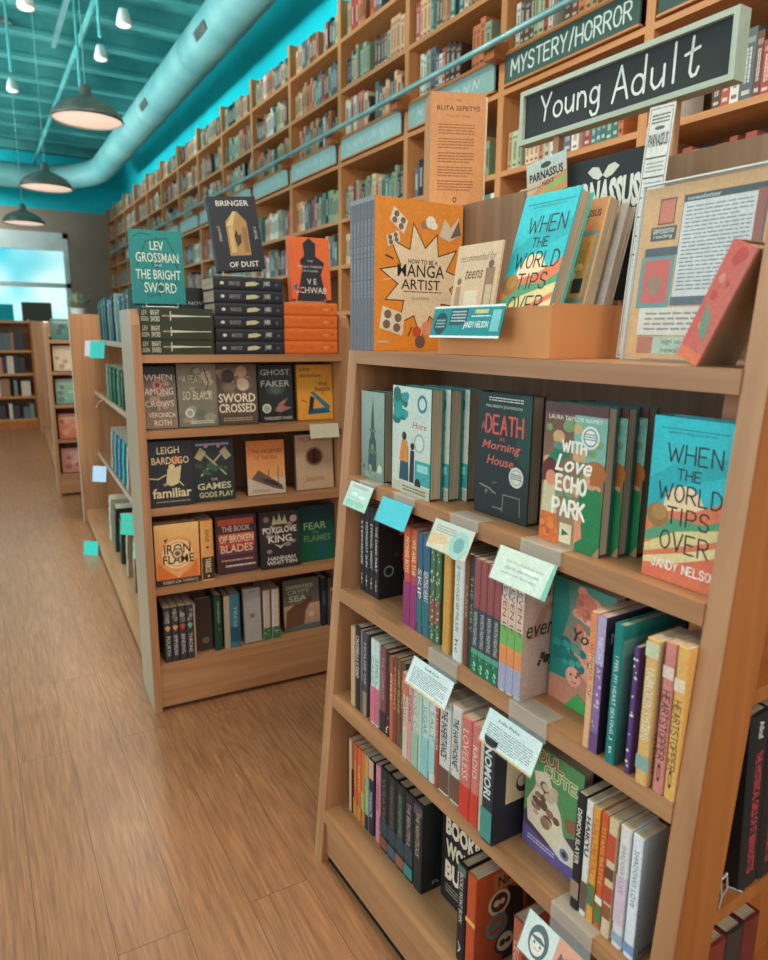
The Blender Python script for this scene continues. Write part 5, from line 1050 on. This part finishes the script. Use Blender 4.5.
def c_broken(a):
    for i, c in enumerate([(206, 96, 66), (90, 60, 70), (214, 120, 80), (196, 84, 66), (110, 66, 72), (80, 56, 66)]): a.rect(.06, .84 - i * .13, .94, .95 - i * .13, c)
    ink = (238, 206, 180); a.text('THE BOOK', .5, .78, .7, .1, ink, .01); a.text('OF BROKEN', .5, .6, .84, .13, ink, .02); a.text('BLADES', .5, .43, .8, .14, (240, 190, 160), .02); a.lines(.1, .9, .2, .25, 1, (206, 150, 120), .6, 3); a.lines(.2, .95, .1, .15, 1, (226, 210, 196), .6, 3)
def c_fox(a):
    a.blobs(14, [(150, 130, 120), (170, 150, 136), (110, 96, 90)], 5, .04, .09, (.05, .25, .95, .95)); a.poly([(.3, .78), (.36, .95), (.43, .82), (.5, .98), (.57, .82), (.64, .95), (.7, .78)], (190, 180, 140)); a.circ(.86, .86, .09, (190, 160, 156)); a.text('FOXGLOVE', .5, .68, .86, .11, (232, 220, 206), .02); a.text('KING', .5, .52, .6, .13, (232, 220, 206), .02); a.poly([(.35, .43), (.5, .34), (.65, .43), (.5, .39)], (206, 190, 180)); a.text('HANNAH', .52, .17, .7, .07, (222, 210, 196), .02); a.text('WHITTEN', .52, .09, .78, .07, (222, 210, 196), .02)
def c_fear(a):
    a.poly([(.5, 0), (.55, .4), (.75, .45), (.7, 0)], (30, 84, 96)); a.text('FEAR', .45, .64, .62, .13, (150, 176, 130), .01); a.text('the', .45, .53, .2, .06, (110, 140, 100)); a.text('FLAMES', .5, .41, .74, .12, (110, 140, 96), .01)
def c_bear(a):
    a.grad(0, 0, 1, .5, (150, 130, 120), (206, 160, 130)); a.rect(0, .0, 1, .1, (96, 100, 96)); a.text('DAWNHOUNDS', .46, .86, .74, .08, (200, 206, 180), .01); a.text('CRYPT', .42, .76, .6, .08, (190, 206, 180), .01); a.text('SEA', .4, .63, .5, .12, (190, 206, 180), .02); a.poly([(.05, .05), (.08, .4), (.3, .5), (.5, .52), (.62, .6), (.75, .64), (.82, .58), (.72, .5), (.6, .36), (.55, .1)], (110, 76, 56)); a.circ(.75, .28, .08, (226, 170, 130))
def c_tall(a): a.circ(.5, .5, .12, (60, 58, 60)); a.circ(.5, .5, .06, (150, 150, 150)); a.lines(.3, .7, .93, .96, 1, (110, 110, 110), .6, 3)
def c_frame(a): a.rect(.25, .2, .95, .8, (190, 170, 150)); a.rect(.32, .26, .9, .74, (70, 54, 50)); a.circ(.6, .5, .14, (120, 96, 84), .2)
MBK = [  # x, y, z, w, h, t, side colour, top, bottom, fn, label, lean
    (-.005 + .006, .045, 1.015, .112, .208, .03, (44, 44, 46), (96, 90, 84), (140, 118, 104), c_crows, 'grey brown hardcover with a crow rose motif, first on the upper fantasy shelf'),
    (.118, .046, 1.015, .134, .214, .036, (60, 58, 54), (130, 120, 100), (116, 112, 98), c_green, 'grey olive cover with round pale medal on upper fantasy shelf'),
    (.2535, .060, 1.015, .148, .212, .03, (90, 74, 62), (110, 92, 80), (84, 70, 62), c_sword, 'brown cover with large cream capital title about a sword'),
    (.412, .078, 1.015, .132, .205, .028, (40, 46, 46), (58, 66, 64), (30, 32, 34), c_ghost, 'dark cover with pale ghostly letters on upper fantasy shelf'),
    (.560, .074, 1.015, .143, .206, .034, (170, 112, 50), (226, 158, 56), (224, 152, 54), c_orange, 'orange yellow cover with blue impossible triangle'),
    (.004, .020, .75, .148, .222, .034, (40, 42, 48), (46, 48, 54), (44, 46, 52), c_fam, 'black cover with gothic gold lettering and a pale creature, second fantasy shelf'),
    (.155, .036, .75, .146, .216, .032, (40, 44, 50), (50, 56, 60), (44, 50, 50), c_games, 'dark cover with crossed axes on the second fantasy shelf'),
    (.352, .050, .75, .145, .2, .03, (60, 50, 46), (222, 140, 80), (206, 180, 150), c_map, 'orange sky cover with a pale ship scene, second fantasy shelf'),
    (.545, .060, .75, .152, .21, .03, (120, 100, 86), (206, 172, 140), (196, 162, 132), c_tan, 'beige cover with a dark red round emblem, second fantasy shelf'),
    (.008, .022, .465, .152, .222, .048, (150, 100, 60), (238, 190, 120), (226, 130, 70), c_iron, 'glowing orange cover with ringed dragon emblem on third fantasy shelf'),
    (.229, .048, .465, .152, .212, .036, (70, 50, 60), (84, 58, 66), (76, 52, 62), c_broken, 'cover of stacked red and plum bands with cream title'),
    (.391, .034, .465, .154, .212, .036, (48, 44, 44), (60, 54, 54), (52, 46, 48), c_fox, 'black brown cover with crown and pink blossoms, third fantasy shelf'),
    (.552, .056, .465, .15, .214, .034, (18, 70, 56), (24, 60, 66), (20, 96, 66), c_fear, 'deep green cover with faded pale title, third fantasy shelf'),
    (.488, .070, .18, .152, .205, .03, (40, 54, 46), (96, 98, 84), (150, 120, 104), c_bear, 'cover with a brown bear figure on the lowest fantasy shelf'),
]
for (x, y, zz, w, h, t, sc2, ct, cb, fn, lb) in MBK:
    book(face_out(MF, x, y, zz + .0006, 0, 0 if t > .04 else 5, t), lb, t=t, w=w, h=h, col=sc2, front=cov(w, h, ct, cb, fn), hard=True)
# spine out books among them
g = spine_art(.044, .222, 'IRON FLAME', (60, 44, 38), bands=[(.6, .97, (70, 52, 44))], w=.2, u=.25, hh=.3); g.text('YARROS', .74, .5, .24, .5, (232, 206, 160), .02); g.circ(.44, .5, .02, (70, 52, 44)); g.circ(.92, .5, .016, (226, 206, 180))
spine_row(MF, .465, [(.1645, .2085, .012, .15, .222, dict(col=(226, 160, 90), spine=g, label='thick gold spine with black foot beside the ringed dragon cover'))])
MS = [(.0215, .0475), (.048, .0735), (.074, .0995), (.100, .1255)]
rows = []
for q, (s0, s1) in enumerate(MS):
    sa = spine_art(s1 - s0, .205, ['FOURTH', 'EMPYREAN', 'BINDING', 'THRONE'][q], (206, 204, 196), w=.36, u=.7, hh=.5); sa.blobs(14, [(120, 116, 110), (150, 146, 140), (90, 88, 86)], q, .02, .035, (.02, .05, .3, .95)); sa.poly([(.36, .1), (.44, .5), (.36, .9), (.32, .5)], [(206, 160, 90), (220, 150, 90), (190, 80, 70), (110, 180, 160)][q])
    rows.append((s0, s1, .014, .135, .205, dict(col=(58, 54, 54), spine=sa, label='black and grey patterned spine, %s of the matching four on lowest fantasy shelf' % ['first', 'second', 'third', 'last'][q], hard=False)))
BLK = cov(.13, .2, (48, 40, 38), (60, 44, 40), lambda a: (a.circ(.6, .2, .1, (110, 100, 90)), a.rect(.1, .6, .9, .62, (80, 60, 52))))
rows += [
    (.1265, .1345, .02, .13, .2, dict(col=(176, 150, 120), spine=None, label='thin tan book right of the patterned four', hard=False)),
    (.2055, .2345, .032, .13, .215, dict(col=(30, 62, 48), spine=spine_art(.029, .215, 'THE WILDERWOOD', (160, 196, 150), w=.4, u=.3, hh=.3, dots=(1, (206, 214, 190), .6, .62)), label='dark green spine with a round white mark, lowest fantasy shelf')),
    (.2405, .2625, .034, .13, .208, dict(col=(90, 66, 56), spine=spine_art(.022, .208, None, bands=[(0, 1, (176, 152, 128))]), label='cream brown spine between the green and blue ones, lowest fantasy shelf')),
    (.2635, .302, .032, .14, .21, dict(col=(60, 112, 130), spine=spine_art(.0385, .21, 'TRESS', (150, 190, 200), bands=[(.6, .9, (40, 80, 110))], w=.4, hh=.3), label='sea blue spine on the lowest fantasy shelf')),
    (.396, .424, .044, .13, .2, dict(col=(196, 176, 160), spine=spine_art(.028, .2, None, bands=[(.76, 1, (50, 110, 70))], dots=(4, (206, 214, 200), .8, .95)), label='off white spine with leafy green foot, first of two', hard=False)),
    (.430, .460, .044, .13, .2, dict(col=(206, 188, 172), spine=spine_art(.030, .2, None, bands=[(.76, 1, (50, 110, 70))], dots=(4, (206, 214, 200), .8, .95)), label='off white spine with leafy green foot, next to the bear cover', hard=False)),
    (.6455, .669, .07, .12, .2, dict(col=(34, 44, 60), spine=spine_art(.0235, .2, 'DARK', (120, 130, 150), w=.3), label='navy spine beside the bear cover, lowest fantasy shelf', hard=False)),
]
spine_row(MF, .18, rows)
book(face_out(MF, .139, .054, .1806, 0, 0), 'dark brown cover standing sideways left of the green spine, lowest fantasy shelf', t=.02, w=.062, h=.205, col=(56, 44, 40), front=cov(.062, .205, (56, 44, 40), (70, 50, 44), lambda a: a.circ(.6, .2, .2, (110, 100, 90))), hard=True)
book(face_out(MF, .320, .040, .1806, 0, 3), 'smooth grey book front with small dark circle, lowest fantasy shelf', t=.028, w=.066, h=.212, col=(150, 146, 142), front=cov(.066, .212, (172, 166, 160), (164, 158, 152), c_tall), hard=False)
book(face_out(MF, .672, .055, .1806, 0, 3), 'narrow dark cover with framed picture at the end of the lowest fantasy shelf', t=.022, w=.032, h=.195, col=(90, 70, 60), front=cov(.032, .195, (96, 76, 66), (86, 66, 58), c_frame), hard=False)
talker(MF, .575, .0065, 1.015, .115, .052, (206, 196, 166), 'blank cream shelf card under the orange triangle book', None, 14, holder=False)

# ---- side shelves (aisle face) : books and tags
SIDE = MF @ Matrix(((0, 1, 0, 0), (-1, 0, 0, 0), (0, 0, 1, 0), (0, 0, 0, 1)))   # local x runs towards the camera (-y), local y into the case (+x)
def side_books(zz, xd, items, where):
    for (y, t, w, h, c, lean, lb) in items:
        book(spine_out(SIDE, -y, xd, zz + .0008, lean), t=t, w=w, h=h, col=c, spine=spine_art(t, h, 'TITLE' if False else None, bands=[(.1, .16, mixc(c, (230, 230, 220), .5)), (.25, .6, mixc(c, (230, 230, 220), .25))]), label=lb, hard=False)
GRN = [(44, 92, 88), (64, 120, 116), (40, 70, 84), (96, 140, 136), (36, 60, 74), (120, 150, 146), (50, 100, 110), (70, 96, 100), (40, 84, 78)]
y = 2.50; items = []
for q in range(9):
    t = (.04, .036, .05, .034, .044, .05, .04, .036, .05)[q]
    items.append((y - q * .16, t, .15, .235 + .01 * (q % 3), GRN[q], 0, 'upright %s book, %s from the far end on the top aisle shelf' % (['teal', 'sea green', 'navy teal', 'pale teal', 'dark navy', 'grey teal', 'blue teal', 'slate', 'deep green'][q], ORD[q + 1])))
side_books(1.28, .137, items, 'top')
y = 2.2; items = []
for q in range(6):
    items.append((y - q * .17, .045, .15, .21, [(110, 150, 130), (40, 110, 84), (36, 96, 76), (90, 130, 110), (30, 70, 60), (60, 110, 96)][q], 13, 'leaning %s book, %s from the far end on the second aisle shelf' % (['pale green', 'emerald', 'bottle green', 'sage', 'dark green', 'jade'][q], ORD[q + 1])))
side_books(.93, .122, items, 'second')
y = 2.15; items = []
for q in range(6):
    items.append((y - q * .17, .05, .15, .28, [(150, 160, 150), (60, 150, 160), (70, 130, 170), (40, 160, 160), (170, 160, 146), (130, 116, 96)][q], 25, 'leaning %s book, %s from the far end on the third aisle shelf' % (['grey white', 'aqua', 'sky blue', 'turquoise', 'cream', 'khaki'][q], ORD[q + 1])))
side_books(.50, .112, items, 'third')
y = 2.0; items = []
for q in range(6):
    items.append((y - q * .24, .055, .16, .3, [(190, 186, 160), (40, 54, 56), (36, 60, 54), (160, 140, 110), (130, 110, 84), (34, 66, 52)][q], 20, 'leaning %s book, %s from the far end on the bottom aisle shelf' % (['cream', 'charcoal', 'black green', 'straw', 'tan', 'forest'][q], ORD[q + 1])))
side_books(.085, .06, items, 'bottom')
for (y, zz, xx, c, lb) in [(2.55, 1.28, .127, (196, 196, 206), 'pale lilac tag at the far end of the top aisle shelf'), (2.2, 1.28, .127, (40, 186, 176), 'turquoise tag beside the pale lilac one on the top aisle shelf'),
                            (2.35, .50, .101, (186, 206, 226), 'pale blue tag at the far end of the third aisle shelf'), (1.02, .50, .101, (60, 190, 160), 'green turquoise tag at the near end of the third aisle shelf'), (.62, .50, .101, (150, 206, 180), 'mint tag nearest the end display on the third aisle shelf'),
                            (2.10, .085, -.0015, (40, 190, 170), 'turquoise tag hanging off the bottom aisle shelf')]:
    talker(SIDE, -y, xx - .004 - .095 * math.sin(R(52)), zz + .002, .095, .10, c, lb, None, 12, yaw=52, holder=False, grp='tags on the aisle shelves')
o = MB().tube([(.124, 2.3, .9275), (.08, 2.3, .905), (.06, 2.3, .87), (.075, 2.3, .85)], .006, 6).build('shelf_hook', WX, None, MF); tag(o, 'small tan hook sticking out from the second aisle shelf', 'hook')
# ================================================================== SECOND AISLE CASE BEHIND AND FAR BOOKCASE
off = Vector((.523, 6.204, 0)) - Vector((.46751, 2.37451, 0))
GF = T(off.x, off.y, 0) @ MF
end_cap(GF, 'far oak end display with window light painted on its panel edge, beyond the fantasy display')
side_case(GF, 4.2, 'far oak aisle bookcase behind the second end display')
PN2 = [('rose', (206, 130, 116)), ('white', (214, 206, 196)), ('coral', (220, 120, 90)), ('peach', (226, 160, 120)), ('mint', (120, 170, 150)), ('crimson', (176, 60, 70)), ('cream', (222, 196, 166)), ('tomato', (206, 84, 66)), ('teal', (60, 120, 116)), ('plum', (150, 70, 90))]
n = 0
for zi, zz in enumerate(SHM):
    for q in range(2):
        c = PN2[(zi * 2 + q) % len(PN2)]; h = .2 if zz < 1.2 else .16
        book(face_out(GF, .02 + q * .17, .05, zz + .0006, 0, 5), 'blurred %s cover on the far end display, %s shelf, %s' % (c[0], ['lowest', 'second lowest', 'middle', 'second highest', 'top'][zi], ['first along', 'second along'][q]), t=.03, w=.15, h=h, col=c[1], front=cov(.15, h, mixc(c[1], (240, 220, 200), .3), c[1], lambda a: (a.blobs(7, [mixc(c[1], (90, 60, 60), .3), mixc(c[1], (240, 220, 200), .4)], zi * 3 + q, .08, .2), a.rect(.15, .78, .85, .88, mixc(c[1], (240, 240, 230), .5)))), hard=False, group='blurred covers on the far end display')
for (y, zz, xx, c, lb) in [(1.2, .93, .111, (170, 190, 190), 'pale tag on the far aisle bookcase, upper'), (.9, .50, .101, (150, 200, 180), 'mint tag on the far aisle bookcase, lower')]:
    talker(GF @ Matrix(((0, 1, 0, 0), (-1, 0, 0, 0), (0, 0, 1, 0), (0, 0, 0, 1))), -y, xx - .004 - .095 * math.sin(R(52)), zz + .002, .095, .10, c, lb, None, 12, yaw=52, holder=False, grp='tags on the far aisle shelves')
# far bookcase facing us on the other side of the aisle
fb = thing('low_bookcase', T(-1.30, 10.80, 0), 'low wide brown bookcase far down the aisle facing the camera', 'bookcase')
for x in (0, .66, 1.32, 1.98): part('side_panel', MB().box(x, 0, 0, x + .03, .35, 1.48), WARMZ, fb)
part('back_panel', MB().box(.03, .33, .02, 1.98, .35, 1.46), WD, fb)
for zz in (.14, .45, .76, 1.07, 1.46): part('shelf', MB().box(.03, .004, zz - .03, 1.98, .33, zz), WWX, fb)
part('kick_board', MB().box(.03, .01, 0, 1.98, .03, .11), WARMZ, fb)
rnd = random.Random(12)
for zz in (.14, .45, .76, 1.07):
    x = -1.25
    while x < .64:
        t = rnd.choice((.05, .08, .11, .04)); h = rnd.uniform(.16, .24); c = rnd.choice([(206, 190, 176), (120, 130, 130), (60, 60, 66), (190, 120, 100), (150, 110, 90), (214, 206, 196), (90, 110, 112)])
        if not any(abs(x + t / 2 - (-1.30 + q)) < t / 2 + .03 for q in (0, .675, 1.335, 1.995)):
            stuff.box(x, 10.85, zz + .001, x + t, 11.0, zz + h, c)
        x += t + rnd.choice((.004, .004, .05))
st = stuff.build('distant_books', PAPER); tag(st, 'blurred distant books filling the far wall bays and far bookcase', 'books', kind='stuff')
# shop counter pieces seen under the window
r = thing('shop_counter', T(.2, 12.9, 0), 'pale shop counter far away below the bright window', 'counter')
part('counter_body', MB().box(0, 0, 0, 1.0, .5, 1.3), BEIGE, r); part('counter_top', MB().box(-.03, -.03, 1.3, 1.03, .53, 1.36), WHITEP, r)
r = thing('desk_monitor', T(.95, 12.95, 1.3606), 'dark screen standing on the far shop counter', 'monitor')
part('screen', MB().box(-.22, .0, .12, .22, .03, .42, (92, 84, 76)), PAINT, r); part('stand', MB().box(-.03, .01, .02, .03, .03, .13).box(-.1, -.04, 0, .1, .1, .02), DARKM, r)
r = thing('poster_stand', T(.48, 12.98, 1.3606), 'bright turquoise poster standing on the far shop counter', 'poster')
part('poster', MB().box(-.13, 0, .03, .13, .012, .38, (10, 190, 206)), PAINT, r); part('foot', MB().box(-.1, -.03, 0, .1, .05, .03), WHITEP, r)
r = thing('potted_plant', T(1.2, 9.9, 1.4506), 'pale blurred potted plant on the far aisle bookcase', 'plant')
part('pot', MB().lathe([(0, 0), (.07, 0), (.095, .16), (.09, .17), (.0, .165)], 20), WHITEP, r, None, None, True)
pl = MB(); rnd = random.Random(5)
for q in range(60):
    an = rnd.uniform(0, 6.28); l = rnd.uniform(.12, .3); el = rnd.uniform(.3, 1.4); d = Vector((math.cos(an) * math.cos(el), math.sin(an) * math.cos(el), math.sin(el))); s = Vector((-math.sin(an), math.cos(an), 0)) * .022
    p0 = Vector((0, 0, .16)); p1 = p0 + d * l * .6; p2 = p0 + d * l - Vector((0, 0, l * .15)); pl.add([p0, p1 + s, p2, p1 - s], [(0, 1, 2, 3)], jit((168, 182, 156), 12))
part('leaves', pl, PAINT, r)

# ================================================================== LIGHT, WORLD, CAMERA
def area(name, loc, rot, sx, sy, power, col):
    l = bpy.data.lights.new(name, 'AREA'); l.shape = 'RECTANGLE'; l.size = sx; l.size_y = sy; l.energy = power; l.color = col
    o = bpy.data.objects.new(name, l); COL.objects.link(o); o.location = loc; o.rotation_euler = rot; return o
WARM = (1, .86, .70); COOL = (.72, .93, 1.0)
for i, (x, y) in enumerate(((.74, 3.0), (.74, .9), (.74, -1.2), (-1.6, 1.0), (-1.6, 4.0), (-1.6, 8.0))):
    area('ceiling_light', (x, y, 3.3 if y < 4 and x > 0 else 4.1), (0, 0, 0), .5, .5, 34, WARM)
for x, y, z in ((.738, 4.96, 2.56), (.67, 6.99, 2.49), (.60, 8.9, 2.43)):
    l = bpy.data.lights.new('pendant_light', 'SPOT'); l.energy = 60; l.color = WARM; l.spot_size = R(150); l.spot_blend = .6; l.shadow_soft_size = .12
    o = bpy.data.objects.new('pendant_light', l); COL.objects.link(o); o.location = (x, y, z)
area('window_light', (-5.2, 3.5, 2.0), (0, R(-90), 0), 3.2, 9.0, 260, COOL)
area('rear_fill', (-.6, -2.4, 2.4), (R(75), 0, 0), 4.5, 2.4, 60, (1, .93, .85))  # broad unseen area light added behind the camera as fill
area('ceiling_fill', (-.8, 6.0, 3.4), (R(180), 0, 0), 4.0, 14.0, 240, (.9, 1, 1))  # unseen floating light added to brighten the ceiling, no fixture there
area('wall_fill', (-1.7, 7.5, 2.3), (0, R(-112), 0), .4, 12.0, 58, (.85, 1, 1)).data.spread = R(30)  # unseen fill added out of frame to brighten the teal wall
area('end_wall_fill', (-2.2, 11.0, 3.7), (R(90), 0, R(-15)), 2.0, .6, 70, (.9, 1, 1)).data.spread = R(60)  # unseen fill added to brighten the upper end wall
sp = bpy.data.lights.new('cool_floor_spot', 'SPOT'); sp.energy = 900; sp.color = (.42, .80, 1.0); sp.spot_size = R(34); sp.spot_blend = .9; sp.shadow_soft_size = .5  # added spot that lays a cool grey patch on the floor, no such lamp
so = bpy.data.objects.new('cool_floor_spot', sp); COL.objects.link(so); so.location = (-4.2, 3.2, 3.4); so.rotation_euler = (Vector((-.25, 3.9, 0)) - so.location).to_track_quat('-Z', 'Y').to_euler()
w = bpy.data.worlds.new('world'); SC.world = w; w.use_nodes = True
bg = w.node_tree.nodes['Background']; bg.inputs['Color'].default_value = (.80, .93, 1.0, 1); bg.inputs['Strength'].default_value = .55
cam = bpy.data.cameras.new('camera'); co = bpy.data.objects.new('camera', cam); COL.objects.link(co)
cam.sensor_fit = 'HORIZONTAL'; cam.sensor_width = 36; cam.lens = 700 / 768 * 36; cam.clip_start = .02; cam.clip_end = 60
yaw, pitch, roll = R(30.07), R(11.8), R(.6)
fw = Vector((math.sin(yaw) * math.cos(pitch), math.cos(yaw) * math.cos(pitch), -math.sin(pitch)))
rt = Vector((math.cos(yaw), -math.sin(yaw), 0)); up = rt.cross(fw)
r2 = rt * math.cos(roll) + up * math.sin(roll); u2 = -rt * math.sin(roll) + up * math.cos(roll)
co.matrix_world = Matrix(((r2.x, u2.x, -fw.x, 0), (r2.y, u2.y, -fw.y, 0), (r2.z, u2.z, -fw.z, 1.34), (0, 0, 0, 1)))
cam.dof.use_dof = True; cam.dof.focus_distance = 1.5; cam.dof.aperture_fstop = cam.lens / 6.0
SC.camera = co
SC.view_settings.view_transform = 'Standard'; SC.view_settings.look = 'None'; SC.view_settings.exposure = -0.15; SC.view_settings.gamma = 1.0
